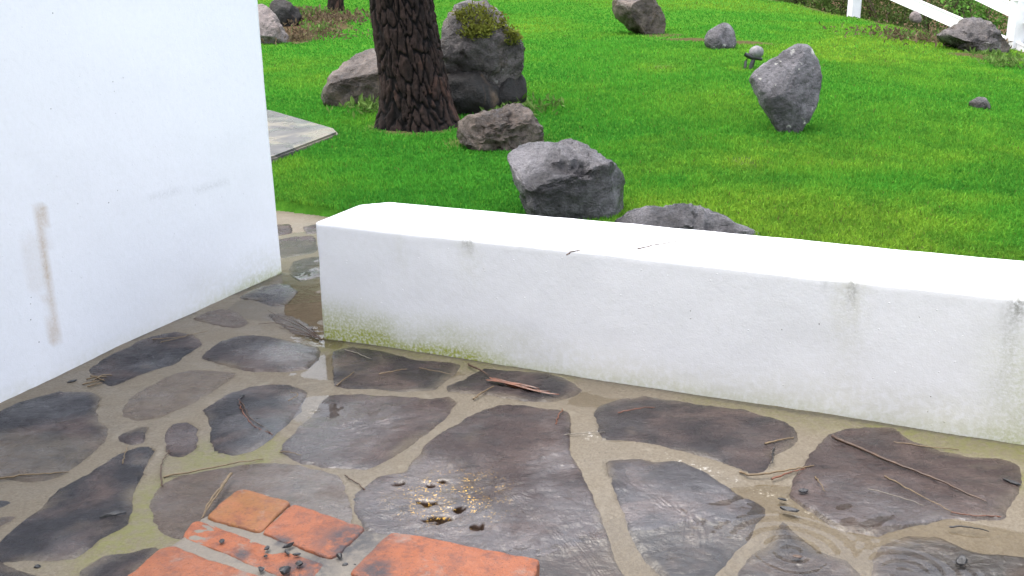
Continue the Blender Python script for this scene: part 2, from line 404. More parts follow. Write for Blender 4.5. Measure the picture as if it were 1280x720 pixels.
dark = np.maximum(.75 * line_mask(x, y, [(0, 505), (110, 452), (230, 397), (352, 341)], .022) * (fbm(xyz(x * 25, y * 25), 3, 3) > -.1), .8 * line_mask(x, y, [(404, 424), (498, 437.5), (679, 465), (840, 490), (991, 516), (1280, 557)], .016))
pale = 0.6 * np.maximum(line_mask(x, y, [(830, 572), (872, 586), (918, 602)], .022), line_mask(x, y, [(945, 612), (985, 625), (1012, 644)], .02))  # highlights of the water's edge, painted pale along the joint
pale = np.maximum(pale, .9 * pix_mask(x, y, [(405, 430, .05), (400, 512, .06), (745, 545, .05)]))
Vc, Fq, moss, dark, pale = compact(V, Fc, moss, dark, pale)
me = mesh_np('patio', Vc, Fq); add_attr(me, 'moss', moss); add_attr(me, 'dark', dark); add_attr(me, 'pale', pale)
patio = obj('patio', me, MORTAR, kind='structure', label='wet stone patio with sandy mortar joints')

# ------------------------------------------------------------------ flagstones, traced in the photograph and laid on the ground plane
def zc(sc, ox, oy, pts): return [(ox + a / sc, oy + b / sc) for a, b in pts]
DK, MID, PNK, GRY, PUR = (.015, .014, .018), (.025, .020, .022), (.080, .058, .050), (.032, .028, .032), (.046, .031, .029)
FLAGS = [
 ('dk', DK, zc(3.2, 0, 400, [(360,205),(400,170),(500,120),(590,75),(690,52),(760,60),(810,100),(740,140),(690,180),(600,205),(520,240),(450,268),(400,250)])),
 ('pk', PNK, [(242,399),(252,393),(274,386),(291,388),(299,391),(309,404),(299,411),(271,407)]),
 ('md', MID, zc(3.2, 0, 400, [(810,155),(850,110),(940,70),(1060,68),(1150,85),(1270,110),(1275,150),(1230,190),(1150,203),(1020,203),(900,180)])),
 ('mud', PNK, zc(3.2, 0, 400, [(490,350),(560,290),(700,215),(800,200),(940,215),(900,250),(780,330),(640,390),(540,405),(490,385)])),
 ('dk2', DK, [(-25,520),(0,516),(20,507),(47,497),(75,490.6),(115,492),(124,500),(119,515),(122,528),(133,538),(128,555),(105,575),(84,592),(62,601),(40,604),(0,600),(-25,600)]),
 ('dk', MID, zc(3.2, 0, 400, [(475,470),(510,445),(585,430),(575,490),(530,500),(480,485)])),
 ('dk', MID, [(206,544),(215,531),(234,528),(245,537),(244,556),(242,566),(228,572),(213,570),(208,555)]),
 ('dk', DK, [(256,514),(281,497),(312,485),(337,480.6),(362,481),(384,490.6),(375,509),(353,534),(341,548),(316,565),(291,570),(269,566),(264,550),(266,535)]),
 ('dk', DK, zc(3.2, 0, 540, [(0,450),(50,400),(160,320),(240,240),(350,180),(480,90),(560,60),(600,58),(612,85),(560,180),(530,250),(510,370),(400,440),(300,510),(200,530),(100,520),(0,530),(-40,500)])),
 ('pk', PNK, [(188,631),(200,609),(225,596),(281,587),(328,581),(366,583),(400,590),(420,596),(430,610),(435,625),(440,650),(430,690),(300,690),(215,672),(195,660)]),
 ('pur', PUR, zc(3.13, 340, 470, [(230,70),(330,75),(480,85),(600,90),(690,88),(720,110),(680,165),(600,230),(500,300),(420,350),(370,370),(240,365),(110,345),(35,300),(60,260),(110,200),(180,110)])),
 ('dk', MID, [(417,438),(440,434),(478,440),(521,450),(574,456),(568,466),(555,478),(545,487),(500,490),(460,486),(420,482)]),
 ('dk', MID, [(605,461),(632,463),(667,466),(695,469),(715,478),(728,487),(715,495),(690,501),(655,501),(620,495),(592,492),(562,490),(560,482),(580,472)]),
 ('gold_glint', PUR, [(445,622),(474,600),(506,594),(522,575),(538,553),(564,537),(596,518),(628,508),(660,509),(707,515),(712,527),(710.6,566),(723,591),(737,616),(755,657),(767,689),(784,720),(800,765),(690,790),(560,740),(470,680),(447,645)]),
 ('md', MID, zc(2.88, 680, 470, [(190,110),(260,85),(350,72),(440,87),(600,112),(740,133),(830,158),(900,187),(905,230),(880,260),(820,290),(790,350),(740,350),(640,310),(560,285),(440,255),(330,235),(210,225),(190,170)])),
 ('md2', GRY, zc(2.88, 680, 470, [(230,305),(320,300),(410,310),(480,310),(560,340),(660,400),(740,440),(800,470),(750,540),(690,600),(640,660),(580,730),(480,770),(425,690),(370,635),(345,600),(310,540),(275,460),(245,390)])),
 ('pur', PUR, zc(3.2, 880, 500, [(500,140),(560,122),(640,112),(760,114),(800,150),(900,190),(1050,230),(1200,240),(1260,270),(1270,330),(1230,400),(1190,470),(1100,475),(980,470),(840,490),(700,525),(600,510),(520,490),(460,450),(390,410),(350,380),(370,310),(420,240)])),
 ('md', GRY, zc(3.2, 880, 500, [(720,560),(820,535),(950,545),(1040,580),(1120,600),(1280,615),(1400,640),(1400,780),(900,800),(740,780),(690,700),(680,620)])),
 ('md', GRY, zc(3.2, 880, 500, [(315,470),(370,520),(470,580),(580,620),(640,700),(600,800),(150,790),(130,700),(190,600),(270,545)])),
 ('dk', MID, zc(3.2, 0, 540, [(330,560),(420,505),(530,492),(620,468),(640,490),(560,570),(520,640),(300,640)])),
 ('dk', DK, zc(3.2, 0, 540, [(-40,292),(0,280),(44,285),(20,300),(-10,312),(-40,315)])),
 ('pk', PNK, zc(3.2, 0, 540, [(-40,355),(0,350),(60,345),(30,368),(0,388),(-40,400)])),
 ('dk', MID, [(299,371),(327,357),(359,354),(371,364),(356,380),(343,381.6),(318,374)]),
 ('pk', PNK, [(336,390),(360,392),(385,405),(397,420),(370,416),(345,402)]),
 ('md', GRY, [(366,325),(400,318),(400,345),(375,350),(362,340)]),
 ('md', PUR, [(349,298),(392,294),(395,312),(370,317),(351,320),(330,312)]),
 ('md', PUR, [(340,283),(362,281),(364,290),(340,294)]),
 ('md', PUR, [(380,284),(398,281),(398,290),(384,291)]),
 ('md', MID, [(1290,560),(1330,575),(1400,590),(1420,640),(1360,650),(1290,620),(1285,590)]),
 ('pk', PNK, [(-120,560),(-40,540),(-35,600),(-60,660),(-140,690),(-170,610)]),
 ('dk', DK, [(-150,720),(-40,690),(20,715),(80,740),(40,800),(-120,810)]),
 ('md', MID, [(820,740),(930,745),(940,800),(850,830),(790,800)]),
]
def resample(P, step):
    P = np.asarray(P); n = len(P); out = []
    for i in range(n):        # Catmull-Rom, tightened
        p0, p1, p2, p3 = P[i - 1], P[i], P[(i + 1) % n], P[(i + 2) % n]
        k = max(2, int(np.linalg.norm(p2 - p1) / step))
        for t in np.arange(k) / k:
            c = .5 * ((2 * p1) + (p2 - p0) * t + (2 * p0 - 5 * p1 + 4 * p2 - p3) * t * t + (3 * p1 - p0 - 3 * p2 + p3) * t ** 3)
            out.append(.4 * c + .6 * (p1 + (p2 - p1) * t))
    return np.array(out)
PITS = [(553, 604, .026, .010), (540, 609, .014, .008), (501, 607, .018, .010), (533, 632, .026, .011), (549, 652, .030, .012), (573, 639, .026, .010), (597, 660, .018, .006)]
WETS = [(405, 530, .30), (400, 565, .28), (480, 640, .36), (540, 680, .36), (640, 700, .42), (720, 660, .25), (820, 640, .30), (880, 620, .16), (370, 440, .20), (395, 605, .20), (378, 500, .08), (375, 335, .5), (950, 700, .3), (1150, 700, .4), (690, 580, .12)]
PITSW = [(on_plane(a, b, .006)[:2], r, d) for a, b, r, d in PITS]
FOOT = []
fi = 0
for kind, colr, pts in FLAGS:
    fi += 1
    O = np.array([on_plane(a, b, .004)[:2] for a, b in pts]); c = O.mean(0)
    for _ in range(1):
        c = (O.mean(0) + np.array([(O[:, 0].min() + O[:, 0].max()) / 2, (O[:, 1].min() + O[:, 1].max()) / 2])) / 2
    size = np.ptp(O, axis=0).max(); stp = .010 if kind == 'gold_glint' else (.013 if size > .35 else .011)
    B = resample(O, stp)
    nrm = B - c; L = np.linalg.norm(nrm, axis=1, keepdims=True)
    B = B + nrm / L * (.009 * fbm(xyz(B[:, 0] * 32, B[:, 1] * 32), 4, fi, .6)[:, None] + .010)
    FOOT.append((c, B))
    n = len(B); nr = max(6, int(np.median(L) / stp)); rr = np.linspace(0, 1, nr + 1)[1:]
    G = np.concatenate([c[None]] + [c + (B - c) * r for r in rr]); R_ = np.concatenate([[0]] + [np.full(n, r) for r in rr])
    dist_in = (1 - R_) * np.concatenate([[L.mean()], np.tile(L[:, 0], nr)])
    P = xyz(G[:, 0], G[:, 1])
    ang = .5; q = np.stack([P[:, 0] * math.cos(ang) + P[:, 1] * math.sin(ang), -P[:, 0] * math.sin(ang) + P[:, 1] * math.cos(ang), P[:, 2]], -1)
    rel = .0030 * fbm(P * 4 + fi * 3.1, 3, 40) + .0036 * fbm(q * np.array([12, 30, 1]), 5, 41 + fi, .62, True) + .0016 * fbm(P * 70, 2, 44)
    if kind in ('gold_glint', 'pur', 'md2'): rel = rel * 1.35
    lift = {'mud': .0012, 'pk': .0022}.get(kind, .0032)
    top = .0055 + .0030 * fbm(P * 3.1, 3, 21) - .9 * puddle(G[:, 0], G[:, 1]) + lift + rel
    pitv = np.zeros(len(G))
    if kind == 'gold_glint':
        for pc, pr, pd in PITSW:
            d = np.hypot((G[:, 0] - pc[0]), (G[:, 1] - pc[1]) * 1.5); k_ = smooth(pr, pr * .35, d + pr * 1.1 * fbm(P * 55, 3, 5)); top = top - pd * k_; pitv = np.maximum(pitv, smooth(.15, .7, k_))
    e = smooth(.0, .011, dist_in)
    base = mortar_z(G[:, 0], G[:, 1])
    z = (base - .004) * (1 - e) + np.maximum(top, base - .001 if kind != 'gold_glint' else top) * e
    ring = lambda k: 1 + (k * n) + np.arange(n)
    T = [np.stack([np.zeros(n, int), ring(0), np.roll(ring(0), -1)], -1)]
    for k in range(nr - 1):
        a, b = ring(k), ring(k + 1); a2, b2 = np.roll(a, -1), np.roll(b, -1)
        T += [np.stack([a, b, b2], -1), np.stack([a, b2, a2], -1)]
    Vv = np.stack([G[:, 0] - c[0], G[:, 1] - c[1], z], -1)
    Fc = np.concatenate(T)
    A_ = Vv[Fc[0, 1]] - Vv[Fc[0, 0]]; B_ = Vv[Fc[0, 2]] - Vv[Fc[0, 0]]
    if A_[0] * B_[1] - A_[1] * B_[0] < 0: Fc = Fc[:, ::-1]
    me = mesh_np('flagstone', Vv, Fc)
    mud = smooth(.045, .0, dist_in) * .8 * smooth(-.2, .5, fbm(P * 7, 3, 60 + fi))
    if kind == 'mud': mud = np.maximum(mud, .55)
    if kind == 'pk': mud = np.maximum(mud, .25)
    if kind == 'dk2':
        lo = on_plane(60, 545)[1]; mud = np.maximum(mud, .5 * smooth(lo + .05, lo - .04, G[:, 1] + .06 * fbm(P * 6, 3, 3)))
    add_attr(me, 'mud', mud); add_attr(me, 'pit', pitv); add_attr(me, 'wet', np.clip(pix_mask(G[:, 0], G[:, 1], WETS), 0, 1))
    o = obj('flagstone', me, STONE_G if kind == 'gold_glint' else STONE, parent=patio, loc=(c[0], c[1], 0)); o.color = colr + (1,)
    if kind == 'gold_glint': o['label'] = 'large pitted flagstone with painted golden glints'

# the bed is hollowed where a stone sits in it
pm = patio.data; co = np.empty(len(pm.vertices) * 3, np.float32); pm.vertices.foreach_get('co', co); co = co.reshape(-1, 3)
for c, B in FOOT:
    d = B - c; a = np.arctan2(d[:, 1], d[:, 0]); r = np.hypot(d[:, 0], d[:, 1]); o_ = np.argsort(a)
    q = co[:, :2] - c; near = np.hypot(q[:, 0], q[:, 1]) < r.max()
    qa = np.arctan2(q[near, 1], q[near, 0]); lim = np.interp(qa, a[o_], r[o_], period=2 * math.pi) - .022
    ins = np.hypot(q[near, 0], q[near, 1]) < lim
    idx = np.where(near)[0][ins]; co[idx, 2] = -.035
pm.vertices.foreach_set('co', co.ravel()); pm.update()

# ------------------------------------------------------------------ puddles: level water, shores where the ground rises through it
def water_sheet(name, x0, x1, y0, y1, step, label, ring=None):
    ax = np.arange(x0, x1, step); ay = np.arange(y0, y1, step); X, Y = np.meshgrid(ax, ay, indexing='ij')
    Z = .0007 + 0 * X
    Z = Z + .00005 * fbm(xyz(X * 25, Y * 25), 2, 91)
    if ring is not None:
        for (c, amp, wl, rad) in ring:
            r = np.hypot(X - c[0], Y - c[1]) + .006 * fbm(xyz(X * 9, Y * 9), 2, 12)
            Z = Z + amp * np.sin(2 * math.pi * r / wl + 1.2 * fbm(xyz(X * 7, Y * 7), 2, 33)) * np.exp(-(r / rad) ** 2) * smooth(0, .02, r)
    keep = (puddle((X[:-1, :-1] + X[1:, 1:]) / 2, (Y[:-1, :-1] + Y[1:, 1:]) / 2) > .0004) & in_patio(X[:-1, :-1], Y[:-1, :-1])
    V, Fq = compact(np.stack([X, Y, Z], -1).reshape(-1, 3), grid_faces(len(ax), len(ay), keep))
    return obj(name, mesh_np(name, V, Fq), WATER, kind='structure', label=label)
rc = on_plane(990, 690)[:2]; rc2 = on_plane(1130, 716)[:2]; rc3 = on_plane(850, 712)[:2]
split = .25
yA = 2.42
water_sheet('puddle', -1.4, 2.6, yA, 5.0, .02, 'shallow rainwater in the gap and along the low wall')
water_sheet('puddle', -.2, 2.2, 1.4, yA, .0065, 'rainwater puddle with ripple rings', [(rc, .00085, .038, .20), (rc2, .0006, .030, .13), (rc3, .0006, .026, .14)])

# ------------------------------------------------------------------ walls
def rounded_box(L, T, H, r, step, z0=-.06):
    """closed box, edges rounded by r, gridded"""
    def sheet(o, a, b, na, nb):
        i, j = np.meshgrid(np.linspace(0, 1, na + 1), np.linspace(0, 1, nb + 1), indexing='ij')
        return (o + i[..., None] * a + j[..., None] * b).reshape(-1, 3), grid_faces(na + 1, nb + 1)
    nL, nT, nH = max(2, int(L / step)), max(2, int(T / step)), max(2, int((H - z0) / step))
    ex, ey, ez = np.array([L, 0, 0.]), np.array([0, T, 0.]), np.array([0, 0, H - z0]); o = np.array([0, 0, z0])
    S = [sheet(o, ex, ez, nL, nH), sheet(o + ey + ex, -ex, ez, nL, nH), sheet(o + ey, -ey, ez, nT, nH), sheet(o + ex, ey, ez, nT, nH), sheet(o + ez, ex, ey, nL, nT), sheet(o + ey, ex, -ey, nL, nT)]
    Vs, Fs, off = [], [], 0
    for v, f in S: Vs.append(v); Fs.append(f + off); off += len(v)
    V = np.concatenate(Vs); Fq = np.concatenate(Fs)
    key = np.round(V * 1e4).astype(np.int64); _, idx, inv = np.unique(key, axis=0, return_index=True, return_inverse=True)
    V = V[idx]; Fq = inv.reshape(-1)[Fq]
    inner = np.stack([np.clip(V[:, 0], r, L - r), np.clip(V[:, 1], r, T - r), np.clip(V[:, 2], z0 + r, H - r)], -1)
    d = V - inner; n = np.linalg.norm(d, axis=1, keepdims=True); n[n < 1e-9] = 1
    on = np.abs(d).max(axis=1, keepdims=True)
    return inner + d / n * on, Fq
def wall_attrs(me, **kw):
    n = len(me.vertices)
    for k in ('dirt', 'moss', 'brown', 'dark'): add_attr(me, k, kw.get(k, np.zeros(n)))
V, Fq = rounded_box(W_L, W_T, W_H, .006, .0125)
s, t, z = V[:, 0].copy(), V[:, 1].copy(), V[:, 2].copy()
N1 = fbm(np.stack([s * 2.2, t * 2.2, z * 2.2], -1), 3, 51); N2 = fbm(np.stack([s * 11, t * 11, z * 11], -1), 3, 52)
# a far corner that has been knocked round
kc = smooth(.09, 0, np.hypot(s, (W_T - t))) * smooth(W_H - .08, W_H, z)
V[:, 2] -= .012 * kc
V[:, 1] += .004 * N1 + .0012 * N2; V[:, 2] += (.004 * N1 + .0015 * N2) * (z > .1); V[:, 0] += .003 * N2
def wall_pt(px, py):       # pixel -> (s, z) on the front plane of the low wall
    d = ray(px, py); n3 = np.array([WN[0], WN[1], 0]); tt = ((np.array([WA[0], WA[1], 0]) - CAM) @ n3) / (d @ n3); p = CAM + d * tt
    return (p[:2] - WA) @ WU, p[2]
front = smooth(.03, .0, t)
nz = fbm(np.stack([s * 6, t * 6, z * 10], -1), 4, 55)
moss = smooth(.17, .0, z + .05 * nz) * smooth(.8, .0, s + .25 * nz) * .8 + smooth(.045, 0., z + .02 * nz) * smooth(1.0, .0, s) * 1.3
moss = moss + .22 * smooth(.06, .0, z + .03 * nz)
sR, _ = wall_pt(1262, 480); sR2, _ = wall_pt(1274, 380)
moss = moss + .38 * smooth(sR - .13, sR + .05, s + .05 * nz) * smooth(.42, .15, z) * smooth(sR + .6, sR + .2, s)
dirt = .42 * smooth(.15, .0, z + .05 * nz) + .05
def drip(px, w, z0, z1, k):
    sp, zt = wall_pt(*px); return k * smooth(w, w * .2, np.abs(s - sp + .012 * fbm(xyz(z * 9, z * 0 + px[0]), 2, 7))) * smooth(zt - z1, zt - z0, z) * (z < zt + .02)
dark = drip((582, 300), .016, .0, .05, .8) + drip((590, 302), .010, .0, .07, .6) + drip((1061, 352), .012, 0, .10, .7) + drip((1074, 354), .008, 0, .12, .8) + drip((1030, 348), .01, 0, .05, .4) + drip((1274, 372), .022, 0, .09, 1.0) + drip((1268, 376), .03, .0, .33, .35)
dark = dark + drip((1275, 374), .012, 0, .05, 1.0)
dirt = dirt + drip((585, 300), .06, 0, .20, .25) + drip((1068, 352), .07, 0, .36, .35) + drip((500, 285), .03, 0, .25, .15)
WALL_M = Matrix(((WU[0], WN[0], 0, WA[0]), (WU[1], WN[1], 0, WA[1]), (0, 0, 1, 0), (0, 0, 0, 1)))
me = mesh_np('low_garden_wall', V, Fq); wall_attrs(me, moss=np.clip(moss * front, 0, 1), dirt=np.clip(dirt * front + .05, 0, 1), dark=np.clip(dark * front, 0, 1))
lw = obj('low_garden_wall', me, PLASTER, label='low white plastered garden wall with green algae along its foot', cat='wall'); lw.matrix_world = WALL_M

BA, BB = on_plane(352, 340)[:2], on_plane(-140, 571)[:2]
bd = (BB - BA) / np.linalg.norm(BB - BA); bn = np.array([bd[1], -bd[0]])      # bn points away from the patio
if bn @ (np.array([0, 2.0]) - BA) > 0: bn = -bn
B_L, B_T, B_H = 3.2, .30, 2.7
V, Fq = rounded_box(B_L, B_T, B_H, .012, .022)
s, t, z = V[:, 0].copy(), V[:, 1].copy(), V[:, 2].copy()
N1 = fbm(np.stack([s * 1.5, t, z * 1.5], -1), 3, 61); N2 = fbm(np.stack([s * 12, t * 12, z * 12], -1), 3, 62)
V[:, 1] += .006 * N1 + .0013 * N2; V[:, 0] += .004 * N1
V[:, 1] += .010 * smooth(.25, 0, z) * N1
n3 = np.array([bn[0], bn[1], 0])
def bw_pt(px, py):
    d = ray(px, py); tt = ((np.array([BA[0], BA[1], 0]) - CAM) @ n3) / (d @ n3); p = CAM + d * tt
    return (p[:2] - BA) @ bd, p[2]
def seg(p0, p1, w, k):
    a, b = np.array(bw_pt(*p0)), np.array(bw_pt(*p1)); d = b - a; q = np.stack([s, z], -1) - a; u = np.clip((q @ d) / (d @ d), 0, 1)
    dd = np.linalg.norm(q - u[:, None] * d, axis=1) + .006 * fbm(np.stack([s * 20, z * 20, z * 0], -1), 3, 4); return k * smooth(w, w * .6, dd) * (1 - .4 * u * (1 - u))
frt = smooth(.05, 0, t)
brown = seg((50, 258), (58, 340), .016, .85) + seg((58, 340), (67, 428), .019, .75) + seg((38, 310), (45, 350), .05, .22)
nz = fbm(np.stack([s * 6, t * 6, z * 8], -1), 4, 65)
dirt = .45 * smooth(.16, .0, z + .05 * nz) * smooth(.9, .1, s) + .3 * smooth(.05, 0, z + .02 * nz) + .07
moss = .6 * smooth(.05, .0, z + .03 * nz) * smooth(.8, 0, s)
crk = np.maximum.reduce([seg((170, 249), (215, 240), .010, .26), seg((215, 240), (250, 236), .010, .26), seg((250, 236), (283, 227), .010, .26)])
me = mesh_np('tall_white_wall', V, Fq); wall_attrs(me, brown=np.clip(brown * frt, 0, 1), dirt=np.clip(dirt * frt, 0, 1), moss=np.clip(moss * frt, 0, 1), dark=crk * frt)
if bd[0] * bn[1] - bd[1] * bn[0] < 0: me.flip_normals()
bw = obj('tall_white_wall', me, PLASTER, label='tall white plastered wall with a brown run-off stain', cat='wall')
bw.matrix_world = Matrix(((bd[0], bn[0], 0, BA[0]), (bd[1], bn[1], 0, BA[1]), (0, 0, 1, 0), (0, 0, 0, 1)))

# slab of the path beyond the lawn strip
pts = [on_lawn(a, b) for a, b in [(190, 118), (342, 144), (419, 165), (423, 170), (346, 203), (290, 222), (190, 214)]]
c = np.mean(pts, 0)
bm = bmesh.new(); vs = [bm.verts.new((p[0] - c[0], p[1] - c[1], .035 + .048 * (p[1] - c[1]))) for p in pts]; f = bm.faces.new(vs)
bmesh.ops.recalc_face_normals(bm, faces=[f])
if f.normal.z < 0: f.normal_flip()
g = bmesh.ops.extrude_face_region(bm, geom=[f]); bmesh.ops.translate(bm, verts=[v for v in g['geom'] if isinstance(v, bmesh.types.BMVert)], vec=(0, 0, -.14))
bmesh.ops.recalc_face_normals(bm, faces=bm.faces)
bmesh.ops.bevel(bm, geom=[e for e in bm.edges if e.calc_length() > .05 and all(v.co.z > -.08 for v in e.verts)], offset=.012, segments=2, affect='EDGES')
me = bpy.data.meshes.new('path'); bm.to_mesh(me); bm.free()
m = M('wet_concrete'); cn = m.noise(8, 6, .65)
WETC = m.fin(m.mix(m.ramp(m.noise(3.5, 5, .65, dist=.8), .46, .56), m.mix(m.ramp(cn, .35, .65), (.060, .055, .056), (.10, .093, .09)), (.17, .15, .12)), m.ramp(m.noise(5, 4), .35, .60, .05, .35), m.bump(m.noise(14, 3, .6), .25, .006), IOR=1.4)
SLAB_POLY = np.array([p[:2] for p in pts]); SLAB_C = c
obj('path', me, WETC, kind='structure', label='wet pale path slab in the lawn', loc=(c[0], c[1], c[2]))

# ------------------------------------------------------------------ rocks
_ico = {}
def ico(level):
    if level not in _ico:
        bm = bmesh.new(); bmesh.ops.create_icosphere(bm, subdivisions=level, radius=1.0)
        _ico[level] = (np.array([v.co[:] for v in bm.verts]), np.array([[v.index for v in f.verts] for f in bm.faces])); bm.free()
    return _ico[level]
ROCKS = []
def rock(name, label, outline, base_px, depth=.8, seed=1, mat=None, facets=(), dents=(), level=5, nfac=9, rough=.035, group=None, cat='rock', back=0.0, base=None, sharp=.0):
    """outline in photo pixels -> silhouette at the distance of the lawn point it stands on; depth = thickness over width"""
    P = base if base is not None else on_lawn(*base_px)
    view = P - CAM; D = np.linalg.norm(view); vh = np.array([view[0], view[1], 0]); vh /= np.linalg.norm(vh)
    dist = (P - CAM) @ FW
    O = np.array([CAM + ray(a, b) * (dist / (ray(a, b) @ FW)) for a, b in outline])
    wid = np.ptp(O @ RT); half = wid * depth * .5
    sc = (dist + half * .55 + back) / dist
    O = CAM + (O - CAM) * sc
    C = O.mean(0) * .5 + .25 * (O[np.argmin(O @ RT)] + O[np.argmax(O @ RT)]) * 1.0
    X_, Z_ = RT, UP; T_ = -FW
    o2 = np.stack([(O - C) @ X_, (O - C) @ Z_], -1); a = np.arctan2(o2[:, 1], o2[:, 0]); r = np.hypot(o2[:, 0], o2[:, 1]); od = np.argsort(a)
    U, Fc = ico(level)
    th = np.arctan2(U[:, 1], U[:, 0]); q = np.sqrt(U[:, 0] ** 2 + U[:, 1] ** 2); rad = np.interp(th, a[od], r[od], period=2 * math.pi)
    rm = r.max(); rad = rad * (.9 + .1 * q) 
    q = q ** .85
    L = np.stack([np.cos(th) * rad * q, np.sin(th) * rad * q, U[:, 2] * half], -1)
    rg = np.random.default_rng(seed)
    S = np.array([r.max(), r.max(), half]); n_ = L / S
    planes = [(np.array(f[:3], float), f[3]) for f in facets]
    for k in range(nfac):
        d = rg.normal(size=3); d /= np.linalg.norm(d)
        sup = (n_ @ d).max(); planes.append((d, sup * (.80 + .17 * (1 - abs(d[2])) * rg.random() + .05 * rg.random())))
    for d, off in planes:
        d = d / np.linalg.norm(d)
        if off < 0: off = (n_ @ d).max() * (-off)
        ex = np.maximum(0, n_ @ d - off); n_ = n_ - ex[:, None] * d * .93
    L = n_ * S
    Nn = L / np.maximum(1e-6, np.linalg.norm(L, axis=1, keepdims=True))
    k = 1.0 / max(.12, wid)
    dn = 1.5 * rough * wid * (.6 * fbm(L * 3.0 * k + seed, 6, seed, .58, True) + .5 * fbm(L * 8 * k + seed, 5, seed + 3, .6, True) + .25 * fbm(L * 30 * k, 3, seed + 9))
    L = L + Nn * dn[:, None]
    for (dx, dy, rr, dd) in dents:      # hollow at a photo pixel
        p = (CAM + ray(dx, dy) * (dist * sc / (ray(dx, dy) @ FW))); e = np.array([(p - C) @ X_, (p - C) @ Z_])
        rr_ = rr * dist / F_PX
        w = smooth(1, .35, np.hypot((L[:, 0] - e[0]), (L[:, 1] - e[1]) * 2.4) / rr_ + .25 * fbm(L * 14 * k, 3, seed)) * (L[:, 2] > -.1 * half)
        L[:, 2] -= w * dd * dist / F_PX; L[:, 1] -= w * .35 * dd * dist / F_PX
    Wd = L[:, :1] * X_ + L[:, 1:2] * Z_ + L[:, 2:] * T_ + C
    org = np.array([C[0], C[1], Wd[:, 2].min()])
    me = mesh_np(name, Wd - org, Fc)
    try: me.set_sharp_from_angle(angle=math.radians(48))
    except Exception: pass
    o = obj(name, me, mat, label=label, cat=cat, group=group, loc=tuple(org))
    ROCKS.append((C[:2], wid * .42)); return o, C, half
RK_G = mat_rock('grey_basalt', (.19, .178, .188), (.036, .033, .036), (.12, .36), .2, .25)
RK_L = mat_rock('grey_basalt_lichen', (.19, .176, .19), (.055, .049, .055), (.2, .45), 1.0, .15, 1.3)
RK_B = mat_rock('brown_grey_rock', (.15, .127, .121), (.022, .017, .015), (.15, .42), .3, .5, 1.3)
RK_W = mat_rock('warm_brown_rock', (.165, .126, .102), (.035, .022, .015), (.2, .5), .2, .7, 1.2)
RK_P = mat_rock('pinkish_rock', (.25, .205, .195), (.16, .125, .115), (.4, .65), .2, .4, 1.2)
RK_D = mat_rock('earthy_rock_shade_dark', (.016, .012, .010), (.007, .006, .005), (.5, .8), 0, .7, 1.4)  # near-black colour carries the shade under the mossy boulder; also for the clod
rock('rock', 'pale pinkish rock half hidden behind the tall white wall', [(322,9),(330,7),(335,10),(342,19),(349,30),(355,39),(362,50),(358,58),(327,60),(306,60),(296,40),(305,12)], (340, 55), .7, 11, RK_P, [(.3,.6,.7,-.72),(.2,-.9,.4,-.8)])
rock('earth_clod', 'dark brown clod of earth and roots beside the pinkish rock', [(339,11),(349,-1),(356,2),(366,9),(373,17),(374,28),(366,34),(352,34),(343,26)], (362, 33), .7, 12, RK_D, rough=.09, level=4, cat='earth clod')
rock('rock', 'brown flat-sided rock leaning at the left of the pine trunk', [(405,118),(410,105),(425,88),(440,72),(455,62),(470,59),(490,70),(500,100),(495,128),(450,133),(425,138),(407,132)], (445, 134), .8, 13, RK_W, [(-.15,.75,.62,-.52),(.1,-.45,.9,-.62)], nfac=5)
rock('rock', 'rock, blackened as cavity shade, wedged beneath the mossy boulder beside the trunk', [(552,98),(575,92),(610,105),(628,118),(622,140),(592,152),(565,152),(555,132)], (592, 148), .8, 14, RK_D, level=4, rough=.05, back=.12)
rock('rock', 'rounded rock, darkened as shade, under the right side of the mossy boulder', [(640,88),(652,94),(657,111),(655,128),(648,138),(623,141),(607,137),(609,120),(622,106)], (634, 138), .8, 15, RK_D, level=4)
mossy, MC, MH = rock('boulder', 'big boulder topped with green moss behind the pine trunk', [(557,80),(552,64),(558,39),(568,17),(582,6),(604,6),(620.5,15),(632,34),(648,54),(650,72),(645.5,94),(629,111),(612,119),(590,114),(565,103)], (600, 145), .85, 16, RK_B, [(-.1,-.62,.75,-.55),(.35,-.45,.8,-.60),(-.4,.1,.9,-.72),(.2,.6,.75,-.66)], nfac=7, rough=.06, cat='boulder')
rock('rock', 'knobbly brown rock between the trunk and the wide hollowed boulder', [(580,155),(590,147),(612,144),(632,139),(648,136),(662,147),(673,167),(675,178),(657,184),(637,193),(612,190),(587,181),(579,169)], (627, 190), .75, 17, RK_W, [(0,.7,.7,-.72),(.35,-.35,.85,-.7)], rough=.085)
rock('boulder', 'wide grey boulder with a hollow holding rainwater behind the low wall', [(639,191),(647,183),(660,179),(678,179),(696,182),(714,181),(735.5,188),(753.6,199),(770,209),(781,223),(780,247),(777,272),(764,296),(720,300),(690,296),(674,280),(658,252),(649,232),(642.6,214)], (722, 284), .9, 18, RK_G,
     [(-.2,.72,.66,-.40),(.28,-.50,.82,-.50),(.95,-.1,.3,-.80)], [(712,213,30,9),(728,221,15,7)], nfac=7, rough=.045, cat='boulder')
rock('rock', 'low flat grey rock just showing above the low wall', [(768,280),(785,268),(805,264),(835,265),(857,263),(880,269),(915,281),(950,293),(940,306),(860,312),(790,306)], (850, 300), .55, 19, RK_G, [(0,.8,.6,-.7)], nfac=6, rough=.05)
rock('rock', 'brown-topped rock with a dark end far up the lawn', [(767,2),(770,-12),(790,-14),(808,-5),(820,8),(831,28),(830,43),(816,47),(797,38),(780,27),(768,15)], (806, 44), .9, 20, RK_W, [(.55,-.35,.75,-.55),(-.2,.8,.5,-.7)], nfac=4)
